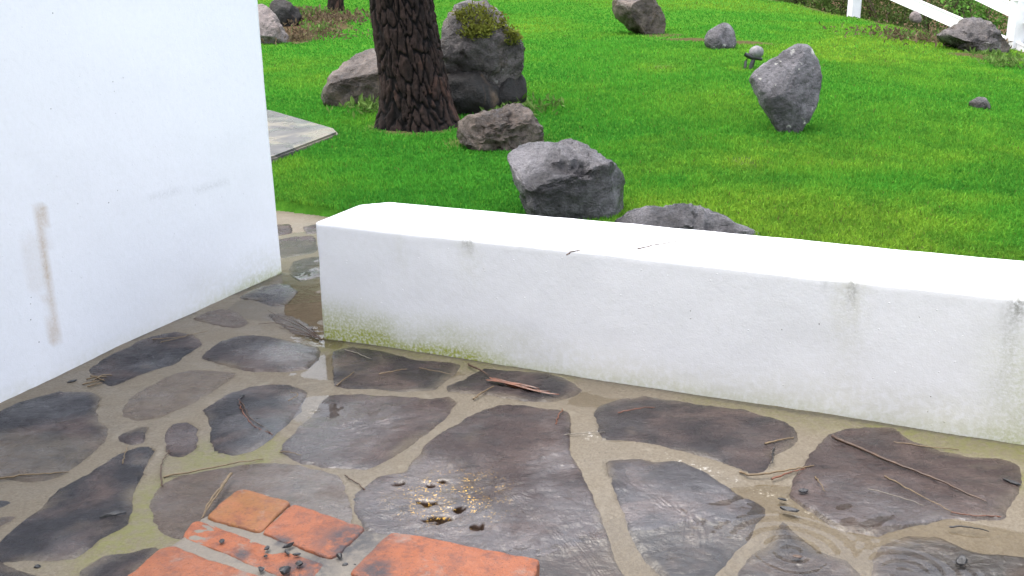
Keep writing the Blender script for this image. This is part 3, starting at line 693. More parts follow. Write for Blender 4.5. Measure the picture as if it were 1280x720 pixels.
rock('rock', 'small grey rock on bare soil near the garden light', [(882,55),(884,42),(893,35.5),(907,29),(913,33),(918,47),(919,58),(909,65),(891,64)], (902, 62), .8, 21, RK_L, level=4)
heart, HC, HH = rock('standing_rock', 'upright heart-shaped grey rock with lichen spots on the lawn', [(938,98),(949,87),(971,74),(984,62),(995.5,57),(1007,58),(1015.5,69),(1023,91),(1022,118),(1015.5,140),(1004,158),(993,175),(980,172),(969,156),(960,142),(949,122),(943,109)], (988, 171), .7, 22, RK_L, [(-.45,.45,.75,-.62),(.62,-.1,.75,-.62),(-.1,-.75,.62,-.72)], nfac=3, rough=.03)
rock('rock', 'brown angular rock against the white fence', [(1175,43),(1187,37),(1197.5,33),(1215,28),(1225,28),(1233.5,36),(1247,50),(1258,62),(1252,69),(1232,69),(1211,66),(1200,57),(1184,52)], (1225, 66), .7, 23, RK_B, [(-.1,.6,.75,-.6),(.3,-.3,.85,-.7)], nfac=6, rough=.06)
rock('stone', 'small brown stone lying alone in the grass below the fence', [(1212,128),(1220,123),(1235,129),(1239,136),(1228,140),(1215,136)], (1226, 137), .8, 24, RK_B, level=3, cat='stone')
rock('stone', 'small pale stone on the soil beneath the fence rail', [(1137,21),(1142,14),(1150,19),(1151,27),(1143,28)], (1144, 26), .8, 25, RK_P, level=3, cat='stone')

# water lying in the hollow of the wide boulder is left to its wet surface
# ------------------------------------------------------------------ leaf clouds
def leaves(C, N, pts=None, radii=(.3, .3, .3), size=.04, aspect=.5, cols=((.05, .12, .02), (.09, .17, .03)), seed=1, up=.3, droop=0):
    rg = np.random.default_rng(seed)
    if pts is None:
        d = rg.normal(size=(N, 3)); d /= np.linalg.norm(d, axis=1, keepdims=True); d *= (rg.random((N, 1)) ** .45)
        d *= 1 + .35 * fbm(d * 2.4 + seed, 3, seed)[:, None]
        pts = d * np.array(radii)
    N = len(pts)
    ax = rg.normal(size=(N, 3)); ax[:, 2] += up; ax /= np.linalg.norm(ax, axis=1, keepdims=True)
    sd_ = np.cross(ax, rg.normal(size=(N, 3))); sd_ /= np.linalg.norm(sd_, axis=1, keepdims=True)
    nn = np.cross(ax, sd_)
    ln = size * (.6 + .8 * rg.random((N, 1))); wd = ln * aspect * .5
    p0 = pts; p1 = pts + ax * ln * .5 + sd_ * wd + nn * ln * .08; p2 = pts + ax * ln; p3 = pts + ax * ln * .5 - sd_ * wd + nn * ln * .08
    V = np.stack([p0, p1, p2, p3], 1).reshape(-1, 3) + np.asarray(C)
    Fc = np.arange(N * 4).reshape(N, 4)
    t = np.clip(rg.random(N) * .7 + .3 * (fbm(pts * 6 + seed, 2, seed) * .5 + .5), 0, 1)[:, None]
    col = np.array(cols[0]) * (1 - t) + np.array(cols[1]) * t
    return V, Fc, np.repeat(col, 4, axis=0)
def leaf_obj(name, VFC, mat=LEAF, org=(0, 0, 0), **kw):
    V, Fc, c = VFC; me = mesh_np(name, V - np.asarray(org), Fc, False); add_col(me, 'tint', c); return obj(name, me, mat, loc=tuple(org), **kw)
# moss and little plants on the big boulder: leaves scattered over its upper faces
mv = np.empty(len(mossy.data.vertices) * 3, np.float32); mossy.data.vertices.foreach_get('co', mv); mv = mv.reshape(-1, 3) + np.array(mossy.location)
mn = np.empty(len(mossy.data.vertices) * 3, np.float32); mossy.data.vertices.foreach_get('normal', mn); mn = mn.reshape(-1, 3)
ztop = mv[:, 2].max()
dv = mv - CAM; dz = dv @ FW; mpx, mpy = 640 + F_PX * (dv @ RT) / dz, 360 - F_PX * (dv @ UP) / dz
mw = np.minimum(np.hypot((mpx - 598) / 30, (mpy - 27) / 19), np.hypot((mpx - 640) / 9, (mpy - 48) / 8)) + .45 * fbm(mv * 9, 3, 3)
sel = np.where((mw < .95) & (mn[:, 2] > -.2) & (fbm(mv * 11, 3, 8) > -.3))[0]
rg = np.random.default_rng(5); pk = rg.choice(sel, 2600)
pts = mv[pk] + mn[pk] * (rg.random((2600, 1)) ** 2 * .032) + rg.normal(size=(2600, 3)) * .008
leaf_obj('moss_clump', leaves((0, 0, 0), 0, pts, size=.026, aspect=.45, cols=((.08, .075, .018), (.19, .22, .035)), seed=3, up=.8), org=mossy.location, label='yellow-green moss and small ferns on top of the big boulder', cat='moss')

# ------------------------------------------------------------------ pine trees
def tube(pts, rads, sides=8, cap=True):
    pts = np.asarray(pts, float); n = len(pts); V = []; 
    for i in range(n):
        t = pts[min(i + 1, n - 1)] - pts[max(i - 1, 0)]; t = t / np.linalg.norm(t)
        a = np.cross(t, [0, 0, 1.0] if abs(t[2]) < .9 else [1.0, 0, 0]); a /= np.linalg.norm(a); b = np.cross(t, a)
        for k in range(sides):
            w = 2 * math.pi * k / sides; V.append(pts[i] + rads[i] * (math.cos(w) * a + math.sin(w) * b))
    Fc = []
    for i in range(n - 1):
        for k in range(sides):
            k2 = (k + 1) % sides; Fc.append([i * sides + k, i * sides + k2, (i + 1) * sides + k2, (i + 1) * sides + k])
    return np.array(V), np.array(Fc)
def bark_trunk(base, top, r0, r1, flare, nseg, nside, seed, z_sink=.12, zfine=1.6):
    h = np.linalg.norm(np.array(top) - base)
    zz = np.concatenate([np.linspace(-z_sink, zfine, nseg), np.linspace(zfine, h, 60)[1:]])
    th = np.linspace(0, 2 * math.pi, nside, endpoint=False); ZZ, TH = np.meshgrid(zz, th, indexing='ij')
    R0 = r0 + (r1 - r0) * np.clip(ZZ / h, 0, 1) + flare * np.exp(-np.maximum(ZZ + .03, 0) / .16) * (1 + .55 * np.sin(TH * 3 + 1 + seed) + .3 * np.sin(TH * 5 + seed))
    P = np.stack([np.cos(TH) * r0 * 14, np.sin(TH) * r0 * 14, ZZ * 4.2], -1)
    W_ = P + .45 * np.stack([fbm(P * 1.3, 2, seed), fbm(P * 1.3, 2, seed + 5), fbm(P * 1.3, 2, seed + 9)], -1)
    # bark plates: distance between first and second cell
    cell = np.floor(W_ * 1.6); d1 = np.full(ZZ.shape, 9.0); d2 = np.full(ZZ.shape, 9.0)
    for i in (-1, 0, 1):
        for j in (-1, 0, 1):
            for k in (-1, 0, 1):
                cc = cell + np.array([i, j, k]); ci = cc.astype(np.int64)
                jit = np.stack([hash3(ci[..., 0], ci[..., 1], ci[..., 2], seed + s_) for s_ in (1, 2, 3)], -1)
                dd = np.linalg.norm(W_ * 1.6 - cc - jit, axis=-1); d2 = np.minimum(d2, np.maximum(d1, dd)); d1 = np.minimum(d1, dd)
    pl = smooth(.02, .16, d2 - d1); rough = fbm(P * 5, 3, seed + 20)
    R = R0 - .016 * (1 - pl) * r0 / .2 + .010 * rough + .004 * fbm(P * 14, 2, seed + 40)
    ax = (np.array(top) - base) / h
    cx = base[0] + ax[0] * ZZ; cy = base[1] + ax[1] * ZZ
    V = np.stack([cx + np.cos(TH) * R, cy + np.sin(TH) * R, base[2] + ax[2] * ZZ], -1).reshape(-1, 3)
    i, j = np.meshgrid(np.arange(len(zz) - 1), np.arange(nside), indexing='ij'); j2 = (j + 1) % nside
    Fc = np.stack([i * nside + j, i * nside + j2, (i + 1) * nside + j2, (i + 1) * nside + j], -1).reshape(-1, 4)
    return V, Fc, (pl * (.75 + .5 * rough)).ravel()
def pine(name, label, base, top, r0, r1, flare, seed, nseg, nside, crown_from, spread, ntuft):
    e = empty(name, tuple(base), label=label, cat='tree')
    V, Fc, pl = bark_trunk(base, top, r0, r1, flare, nseg, nside, seed)
    me = mesh_np('trunk', V - base, Fc); add_attr(me, 'plate', pl); obj('trunk', me, BARK, parent=e)
    rg = np.random.default_rng(seed); h = top[2] - base[2]; tv = (top - base)
    tips = []
    for k in range(11):
        f = crown_from + (1 - crown_from) * (k / 10.0) ** .9; p = base + tv * f; a = k * 2.4 + rg.random(); ln = spread * (1.15 - f * .75) * (.8 + .4 * rg.random())
        pts = [p + np.array([math.cos(a), math.sin(a), 0]) * ln * u + np.array([0, 0, ln * (.30 * u - .12 * u * u)]) + rg.normal(size=3) * .03 * u for u in np.linspace(0, 1, 7)]
        Vb, Fb = tube(pts, np.linspace(.05, .012, 7) * r0 / .2, 7)
        mb = mesh_np('limb', Vb - base, Fb); add_attr(mb, 'plate', np.full(len(Vb), .6)); obj('limb', mb, BARK, parent=e)
        for u in rg.random(ntuft) ** .6:
            q = np.array(pts[min(6, int(u * 6.99))]); tips.append(q + rg.normal(size=3) * np.array([.28, .28, .16]))
    tips = np.array(tips); npt = 46
    D = rg.normal(size=(len(tips), npt, 3)); D /= np.linalg.norm(D, axis=-1, keepdims=True); D[..., 2] = D[..., 2] * .7 + .15
    p0 = tips[:, None, :] + D * .02; p2 = tips[:, None, :] + D * (.13 + .09 * rg.random((len(tips), npt, 1)))
    sd_ = np.cross(D, rg.normal(size=D.shape)); sd_ /= np.linalg.norm(sd_, axis=-1, keepdims=True)
    V = np.stack([p0 - sd_ * .004, p0 + sd_ * .004, p2], 2).reshape(-1, 3); Fc = np.arange(len(V)).reshape(-1, 3)
    t = rg.random((len(V) // 3, 1)); col = np.repeat(np.array([.03, .06, .015]) * (1 - t) + np.array([.07, .12, .03]) * t, 3, axis=0)
    me = mesh_np('crown', V - base, Fc, False); add_col(me, 'tint', col); obj('crown', me, LEAF, parent=e)
    return e
tb = on_lawn(527, 163); tdist = (tb - CAM) @ FW
tb = tb + np.array([ray(527, 163)[0], ray(527, 163)[1], 0]) * .20; tb[2] = terr(tb[0], tb[1])
k = tdist / F_PX
pine('pine_tree', 'dark-barked pine trunk rising from the lawn among rocks', tb, tb + np.array([-1.15, .35, 8.6]), .212, .07, .062, 3, 260, 220, .48, 2.2, 16)
t2 = on_lawn(418, 15); t2 = t2 + np.array([0, .15, 0]); t2[2] = terr(t2[0], t2[1])
pine('pine_tree', 'slim dark tree trunk standing on bare soil beyond the pine', t2, t2 + np.array([.3, .2, 6.4]), 9.2 * ((t2 - CAM) @ FW) / F_PX, .035, .02, 9, 60, 80, .45, 1.5, 10)

# ------------------------------------------------------------------ fence
def fence_post_xy(u): return FENCE_A + fd * u
def box_between(a, b, w, h, bev=.006):
    """board from a to b: w thick (horizontal, across), h high"""
    a, b = np.array(a, float), np.array(b, float); t = (b - a); L = np.linalg.norm(t); t /= L
    sdv = np.cross(t, [0, 0, 1.0] if abs(t[2]) < .95 else [fn[0], fn[1], 0]); sdv /= np.linalg.norm(sdv); upv = np.cross(sdv, t)
    bm = bmesh.new(); bmesh.ops.create_cube(bm, size=1.0)
    for v in bm.verts: v.co = Vector(t * (v.co.x * L) + sdv * (v.co.y * w) + upv * (v.co.z * h))
    bmesh.ops.bevel(bm, geom=list(bm.edges), offset=bev, segments=2, affect='EDGES')
    me = bpy.data.meshes.new('board'); bm.to_mesh(me); bm.free(); return me, (a + b) / 2
pA = on_lawn(1265, 82); pB = on_lawn(1066.5, 17)
# fence stands along the lawn's edge: distances from post width (about 12 cm)
def at_dist(px, py, dist): d = ray(px, py); return CAM + d * (dist / (d @ FW))
postA = at_dist(1264.5, 80, 11.0); postB = at_dist(1066, 30, 13.9)
A_lo, B_lo = at_dist(1265, 57, 11.0), at_dist(1066, -29, 13.9)
A_hi, B_hi = at_dist(1268, 13, 11.0), at_dist(1066, -82, 13.9)
fence = empty('white_fence', tuple(postA), label='white painted two-rail wooden fence along the lawn edge', cat='fence')
stepv = postB - postA; lo, hi = B_lo - A_lo, B_hi - A_hi
for i in (-1, 0, 1, 2):
    b = postA + stepv * i; g_ = terr(b[0], b[1]); topz = max((A_hi + hi * i)[2] + .11, g_ + .5)
    me, c = box_between((b[0], b[1], g_ - .15), (b[0], b[1], topz), .118, .118); me.name = 'post'
    o = obj('post', me, WHITEPAINT, parent=fence, loc=tuple(c - postA))
    me2 = bpy.data.meshes.new('post_cap'); bm = bmesh.new(); bmesh.ops.create_cone(bm, cap_ends=True, segments=4, radius1=.098, radius2=.01, depth=.045, matrix=Matrix.Rotation(math.pi / 4, 4, 'Z')); bm.to_mesh(me2); bm.free()
    obj('post_cap', me2, WHITEPAINT, parent=o, loc=(0, 0, (topz - g_ + .15) / 2 + .022))
for i in (-1, 0, 1):
    for a0, dv in ((A_lo, lo), (A_hi, hi)):
        s_ = a0 + dv * i + np.array([fn[0], fn[1], 0]) * -.02; e_ = s_ + dv
        me, c = box_between(s_, e_, .04, .115); me.name = 'rail'; obj('rail', me, WHITEPAINT, parent=fence, loc=tuple(c - postA))

# ------------------------------------------------------------------ shrubs behind the fence
SH = [(1040, -4, 13.9, .75, .045, ((.035, .06, .015), (.08, .13, .03)), 'dark green shrub behind the far fence post'),
      (1105, -2, 12.8, .62, .04, ((.05, .07, .02), (.12, .16, .04)), 'olive green shrub behind the fence rail, beside the far post'),
      (1170, -6, 12.6, .70, .045, ((.05, .09, .025), (.13, .20, .06)), 'pale-leaved shrub above the lower fence rail'),
      (1225, 18, 11.9, .42, .06, ((.07, .17, .03), (.14, .30, .05)), 'bright green leafy shrub between the two fence rails'),
      (1290, 20, 11.4, .45, .045, ((.05, .08, .02), (.10, .14, .04)), 'dull green shrub behind the near fence post'),
      (1255, -25, 13.5, .85, .05, ((.06, .10, .03), (.13, .20, .05)), 'tall mid-green shrub rising behind the upper fence rail'),
      (1120, -60, 15.5, 1.2, .06, ((.03, .06, .015), (.07, .12, .03)), 'large dark shrub at the back of the bank')]
for i, (px, py, dd, r, sz, cols, lab) in enumerate(SH):
    c = at_dist(px, py, dd + 1.5); g_ = float(terr(c[0], c[1])); e = empty('shrub', (c[0], c[1], g_), label=lab, cat='shrub')
    hh = max(.3, c[2] - g_)
    leaf_obj('foliage', leaves((0, 0, hh), int(2600 * (r / .6) ** 2), radii=(r * 1.1, r, max(r, hh * .9)), size=sz, cols=cols, seed=40 + i), parent=e)
    rg = np.random.default_rng(i); VV, FF, off = [], [], 0
    for k in range(5):
        a = rg.random() * 6.28; tip = np.array([math.cos(a) * r * .5, math.sin(a) * r * .5, hh * 1.1])
        v, f = tube([np.array([0, 0, -.05]), tip * .5 + rg.normal(size=3) * .03, tip], [.016, .012, .006], 6); VV.append(v); FF.append(f + off); off += len(v)
    mb = mesh_np('stem', np.concatenate(VV), np.concatenate(FF)); obj('stem', mb, TWIG, parent=e)
# low weeds on the bank
rg = np.random.default_rng(77); N = 44000
u = rg.random(N) * 13 - 4; w = rg.random(N) ** 1.3 * 5 + .16
gx_, gy_ = FENCE_A[0] + fd[0] * u + fn[0] * w, FENCE_A[1] + fd[1] * u + fn[1] * w
ok = fbm(xyz(gx_ * 2.2, gy_ * 2.2), 3, 66) > -.12; gx_, gy_ = gx_[ok], gy_[ok]
hgt = .22 * np.clip(fbm(xyz(gx_ * 1.5, gy_ * 1.5), 3, 67) + .45, .05, 1)
pts = np.stack([gx_, gy_, terr(gx_, gy_) + rg.random(len(gx_)) * hgt], -1)
leaf_obj('bank_weeds', leaves((0, 0, 0), 0, pts, size=.075, aspect=.4, cols=((.03, .06, .014), (.10, .16, .035)), seed=9, up=.7), kind='stuff', label='low weeds and dry stems on the bank beyond the fence')
# weeds and dead bits on the dug soil by the far tree, and round the trunk and rocks
def scatter(name, spots, n, size, cols, label, seed, up=.6, hmax=.06, aspect=.35):
    rg = np.random.default_rng(seed); P_ = []
    for (px, py, r) in spots:
        c = on_lawn(px, py); d = rg.normal(size=(n, 2)) * r * .5; x_, y_ = c[0] + d[:, 0], c[1] + d[:, 1]
        P_.append(np.stack([x_, y_, terr(x_, y_) + rg.random(n) * hmax], -1))
    leaf_obj(name, leaves((0, 0, 0), 0, np.concatenate(P_), size=size, aspect=aspect, cols=cols, seed=seed, up=up), kind='stuff', label=label)
scatter('dead_litter', [(395, 30, .7), (420, 24, .5), (380, 48, .5), (372, 18, .4), (1190, 45, .5), (1130, 28, .6)], 420, .06, ((.05, .035, .022), (.19, .14, .085)), 'dry litter and roots on the bare soil', 31)
scatter('weeds', [(385, 20, .3), (400, 40, .25), (470, 140, .2), (452, 122, .2), (660, 140, .25), (1245, 76, .25), (1255, 84, .2), (1150, 24, .3), (1180, 36, .22), (640, 118, .08)], 170, .055, ((.05, .10, .02), (.15, .24, .06)), 'small weeds at the foot of rocks and trees', 32, .9)

# ------------------------------------------------------------------ grass
def grass():
    rg = np.random.default_rng(101); N = 720000
    # area sampled so that density falls with distance squared
    yb = 3.3 / (1 - rg.random(N) * (1 - 3.3 / 17.5)); xb = (rg.random(N) * 1.16 - .46) * (yb + .6)
    ok = (~in_patio(xb, yb)); xb, yb = xb[ok], yb[ok]
    soil = soil_at(xb, yb); ok = rg.random(len(xb)) > soil * 1.15; xb, yb = xb[ok], yb[ok]
    sl_ = (xb - FENCE_A[0]) * fn[0] + (yb - FENCE_A[1]) * fn[1]; ok = sl_ < .12; xb, yb = xb[ok], yb[ok]
    # not on the slab
    P = SLAB_POLY; ins = np.zeros(len(xb), bool); j = len(P) - 1
    for i in range(len(P)):
        cnd = ((P[i, 1] > yb) != (P[j, 1] > yb)) & (xb < (P[j, 0] - P[i, 0]) * (yb - P[i, 1]) / (P[j, 1] - P[i, 1] + 1e-9) + P[i, 0]); ins ^= cnd; j = i
    xb, yb = xb[~ins], yb[~ins]
    for c, r in ROCKS:
        ok = np.hypot(xb - c[0], yb - c[1]) > r * .55; xb, yb = xb[ok], yb[ok]
    n = len(xb); zb = terr(xb, yb); d = np.hypot(xb, yb)
    Q = xyz(xb, yb)
    clump = fbm(Q * 3.2, 3, 71); fine = fbm(Q * 14, 2, 72)
    h = (.018 + .016 * rg.random(n) + .007 * clump + .004 * fine) * np.where(rg.random(n) < .02, 1.5, 1.0)
    w = .0022 + .00068 * d
    a = rg.random(n) * 6.283; lean = .25 + .75 * rg.random(n) ** 1.2
    dirv = np.stack([np.cos(a), np.sin(a), np.zeros(n)], -1); b = rg.random(n) * 6.283; sdv = np.stack([np.cos(b), np.sin(b), np.zeros(n)], -1)
    p = np.stack([xb, yb, zb - .004], -1); upv = np.array([0, 0, 1.0])
    m = p + upv * (h * .55)[:, None] + dirv * (h * lean * .25)[:, None]; t = p + upv * (h * (1 - .35 * lean))[:, None] + dirv * (h * lean * .75)[:, None]
    W2 = (sdv * (w * .5)[:, None])
    V = np.stack([p - W2, p + W2, m + W2 * .9, m - W2 * .9, t], 1).reshape(-1, 3)
    o5 = (np.arange(n) * 5)[:, None]
    Fc = np.concatenate([o5 + np.array([0, 1, 2]), o5 + np.array([0, 2, 3]), o5 + np.array([3, 2, 4])])
    # colour: vivid green, yellowed where thin
    yel = np.clip(fbm(Q * .75, 3, 73) * 1.5 + .28 * fbm(Q * 5, 2, 74) + .04 + .32 * smooth(-.5, 3.0, xb) + .28 * smooth(6.5, 12, yb), 0, 1)
    for (px, py, r, kk) in [(930, 205, .22, 1.0), (826, 85, .25, .8), (905, 130, .55, .55), (980, 200, .4, .5), (1130, 90, .8, .45), (1200, 170, .9, .4), (470, 150, .35, .5), (880, 70, .7, .35)]:
        c = on_lawn(px, py); yel = np.maximum(yel, kk * np.exp(-((xb - c[0]) ** 2 + ((yb - c[1]) / 1.3) ** 2) / (r * r)))
    yel = np.clip(yel - .15 * smooth(1.0, -1.0, xb) + .14 * rg.normal(size=n), 0, 1)[:, None]
    g0 = np.array([.070, .275, .030]); g1 = np.array([.215, .365, .036]); g2 = np.array([.018, .115, .020])
    col = g0 * (1 - yel) + g1 * yel
    dk = np.clip(.45 - clump - .9 * fine + .25 * rg.normal(size=n) + .25 * smooth(1.0, -1.5, xb) * smooth(9, 5, yb), 0, 1)[:, None] * .42; col = col * (1 - dk) + g2 * dk
    dry = (rg.random(n) < .004 + .05 * yel[:, 0] ** 3)[:, None]; col = np.where(dry, np.array([.13, .15, .04]), col) * (.72 + .5 * rg.random((n, 1)))
    col = np.repeat(col, 5, axis=0)
    me = mesh_np('grass', V, Fc, True); add_col(me, 'tint', col)
    obj('grass', me, GRASS, kind='stuff', label='short bright green lawn grass')
grass()

# ------------------------------------------------------------------ garden light
gp = on_lawn(938, 86); kk = ((gp - CAM) @ FW) / F_PX
gl_ = empty('garden_light', tuple(gp), label='small pale round garden light on two black stakes near the upright rock', cat='garden light')
U, Fc = ico(3); Lh = U * np.array([9, 8, 8]) * kk; Lh = Lh * (1 + .06 * fbm(U * 2, 3, 2))[:, None]; Lh[:, 2] = np.maximum(Lh[:, 2], -7 * kk)
hd_ = np.array([7 * kk, .02, 20 * kk]); obj('lamp_head', mesh_np('lamp_head', Lh, Fc), PALE, parent=gl_, loc=tuple(hd_))
v, f = tube([np.array([-7 * kk, 0, -.04]), np.array([-6.5 * kk, 0, 9 * kk]), np.array([-2 * kk, .01, 16 * kk])], [.012, .011, .010], 8); obj('stake', mesh_np('stake', v, f), BLACK, parent=gl_)
v, f = tube([np.array([-1 * kk, 0, -.04]), np.array([2 * kk, 0, 7 * kk]), np.array([5 * kk, .01, 15 * kk])], [.019, .018, .015], 8); obj('stake', mesh_np('stake', v, f), BLACK, parent=gl_)
v, f = tube([np.array([-8 * kk, .0, 18 * kk]), np.array([0, .0, 14.5 * kk]), np.array([14 * kk, .0, 11.5 * kk])], [.016, .02, .012], 8); obj('bracket', mesh_np('bracket', v, f), BLACK, parent=gl_)

# ------------------------------------------------------------------ brick hearth edge
HZ = .072
hearth = empty('brick_hearth', tuple(on_plane(400, 720, 0)), label='low hearth edge of worn orange bricks with charcoal crumbs', cat='hearth')
HO = np.array(hearth.location)
SOOT = [(440, 674, .10), (432, 680, .07), (380, 714, .08), (365, 716, .06), (352, 675, .035), (300, 692, .03), (395, 700, .04), (470, 712, .06)]
SOOTW = [(on_plane(a, b, HZ)[:2], r) for a, b, r in SOOT]
def soot_at(P):
    s_ = np.zeros(len(P))
    for c, r in SOOTW: s_ = np.maximum(s_, smooth(1.1, .2, np.hypot(P[:, 0] - c[0], P[:, 1] - c[1]) / r))
    return s_
def brick(pts, colr, seed, z1=HZ, z0=.012, rr=.010):
    O = resample(np.array([on_plane(a, b, z1)[:2] for a, b in pts]), .008)
    O = .55 * O + .225 * (np.roll(O, 1, 0) + np.roll(O, -1, 0)); c = O.mean(0)
    O = O + (O - c) / np.linalg.norm(O - c, axis=1, keepdims=True) * (.0050 * fbm(xyz(O[:, 0] * 38, O[:, 1] * 38), 4, seed, .65))[:, None]
    n = len(O); V, lev = [], [(1.0, z0, 0), (1.0, z1 - .010, 0), (1.0, z1 - .0045, .0004), (1.0, z1 - .0012, .0020), (1.0, z1, .005)] + [(1 - k, z1, .005) for k in (.15, .3, .45, .6, .75, .88)]
    L = np.linalg.norm(O - c, axis=1, keepdims=True)
    for sc_, z_, inset in lev:
        q = c + (O - c) * sc_ * (1 - inset / L); zz = z_ + (.0038 * fbm(xyz(q[:, 0] * 25, q[:, 1] * 25), 4, seed + 5, .6) if z_ > z1 - .01 else 0)
        V.append(np.stack([q[:, 0], q[:, 1], zz + 0 * q[:, 0]], -1))
    V.append(np.array([[c[0], c[1], z1]])); V = np.concatenate(V); Fq = []
    for k in range(len(lev) - 1):
        a = k * n + np.arange(n); b = a + n; Fq += [np.stack([a, np.roll(a, -1), np.roll(b, -1)], -1), np.stack([a, np.roll(b, -1), b], -1)]
    a = (len(lev) - 1) * n + np.arange(n); Fq.append(np.stack([a, np.roll(a, -1), np.full(n, len(lev) * n)], -1)); Fq = np.concatenate(Fq)
    a_, b_ = O[0] - c, O[1] - c
    if a_[0] * b_[1] - a_[1] * b_[0] < 0: Fq = Fq[:, ::-1]
    me = mesh_np('brick', V - HO, Fq); add_attr(me, 'soot', soot_at(V))
    try: me.set_sharp_from_angle(angle=math.radians(50))
    except Exception: pass
    o = obj('brick', me, BRICK, parent=hearth); o.color = colr + (1,); return o
OR1, OR2, OC = (.225, .064, .021), (.19, .057, .020), (.185, .076, .018)
b1 = brick([(259,646),(268,636),(282,622),(296,612),(308,611),(336,619),(363,627.5),(344,646),(325,665),(290,656)], OC, 1); b1['label'] = 'ochre half of a cracked brick'
brick([(366,628.5),(400,640),(430,650),(457,659),(440,676),(414,697),(370,682),(328,666),(346,648)], OR1, 2)
brick([(228,671),(234,659),(244,651),(262,655),(310,673),(360,690),(407,705.5),(398,716),(380,732),(330,713),(270,688)], OR1, 3, HZ - .004)
brick([(150,730),(175,706),(198,686),(216,681),(250,694),(300,710),(345,728),(330,752),(300,775),(220,760)], OR2, 4, HZ - .002)
brick([(490,664),(540,672),(610,686),(671,698),(676,702),(660,735),(646,757),(560,742),(500,731),(437,716),(462,690)], OR1, 5)
brick([(430,722),(500,738),(560,749),(640,764),(620,810),(520,800),(395,775),(408,742)], OR2, 6, HZ - .003)
brick([(300,790),(340,760),(352,735),(380,742),(395,748),(384,775),(360,815)], OR2, 7, HZ - .003)
pts = [(156,728),(200,690),(232,668),(250,648),(266,640),(299,617),(364,634),(452,662),(490,668),(668,703),(612,830),(300,830),(140,770)]
O = resample(np.array([on_plane(a, b, HZ - .005)[:2] for a, b in pts]), .02); c = O.mean(0); n = len(O); V = []
for sc_, z_ in [(1.0, -.01), (.995, HZ - .009), (.985, HZ - .005)] + [(1 - i / 16, HZ - .005) for i in range(1, 16)]:
    q = c + (O - c) * sc_; V.append(np.stack([q[:, 0], q[:, 1], np.full(n, z_) + (.003 * fbm(xyz(q[:, 0] * 30, q[:, 1] * 30), 3, 5) if z_ > .02 else 0)], -1))
V.append(np.array([[c[0], c[1], HZ - .01]])); V = np.concatenate(V); Fq = []
for k in range(17):
    a = k * n + np.arange(n); b = a + n; Fq += [np.stack([a, np.roll(a, -1), np.roll(b, -1)], -1), np.stack([a, np.roll(b, -1), b], -1)]
a = 17 * n + np.arange(n); Fq.append(np.stack([a, np.roll(a, -1), np.full(n, 18 * n)], -1)); Fq = np.concatenate(Fq)
me = mesh_np('mortar_bed', V - HO, Fq); add_attr(me, 'soot', soot_at(V)); bm = bmesh.new(); bm.from_mesh(me); bmesh.ops.recalc_face_normals(bm, faces=bm.faces); bm.to_mesh(me); bm.free()
obj('mortar_bed', me, HMORTAR, parent=hearth)

# ------------------------------------------------------------------ charcoal crumbs
def lump(name, px, py, z, sz, seed, label, cat='charcoal', mat=CHAR, flat=.7, group=None, asp=1.0, ang=0.0):
    U, Fc = ico(2); rg = np.random.default_rng(seed); L = U.copy()
    for k in range(9):
        d = rg.normal(size=3); d /= np.linalg.norm(d); ex = np.maximum(0, L @ d - (.55 + .25 * rg.random())); L = L - ex[:, None] * d
    L = L * (1 + .15 * fbm(U * 3, 2, seed))[:, None] * np.array([asp, 1 / math.sqrt(asp), flat])
    ca, sa = math.cos(ang), math.sin(ang); L = np.stack([L[:, 0] * ca - L[:, 1] * sa, L[:, 0] * sa + L[:, 1] * ca, L[:, 2]], -1) * sz * .62
    L[:, 2] -= L[:, 2].min(); p = on_plane(px, py, z)
    return obj(name, mesh_np(name, L, Fc, False), mat, label=label, cat=cat, group=group, loc=(p[0], p[1], z - .001))
G1 = 'charcoal crumbs on the hearth bricks'
for i, (a, b, s_, asp, lab) in enumerate([
    (278, 678, .011, 1, 'single charcoal crumb at the left end of the middle brick'),
    (334, 687, .010, 1.5, 'small charcoal crumb at the middle of the second brick row'), (332, 696, .007, 1, 'tiny charcoal crumb in front of the middle crumb'),
    (361, 684, .012, 2.2, 'long charcoal sliver lying along the mortar joint'), (359, 692, .010, 1.8, 'charcoal sliver lying across beside the long sliver'),
    (371, 694, .009, 1.5, 'oval charcoal crumb to the right of the crossed slivers'), (326.6, 713, .012, 1, 'round charcoal crumb near the front brick'),
    (374, 707, .014, 1, 'largest charcoal crumb by the sooty patch'), (356, 716, .019, 1.2, 'shiny grey charcoal lump in the sooty patch'),
    (424, 696, .012, 1.2, 'charcoal crumb at the corner of the cracked brick'), (431, 708.5, .010, 1.2, 'charcoal crumb on the wide mortar joint'), (443.5, 707.7, .007, 1, 'tiny charcoal crumb beside the crumb on the wide joint')]):
    lump('charcoal_crumb', a, b, HZ if i not in (10, 11) else HZ - .008, s_, 200 + i, lab, 'charcoal', PALE if False else CHAR, .75, G1, asp, i * 1.3)
G2 = 'charcoal bits on the paving'
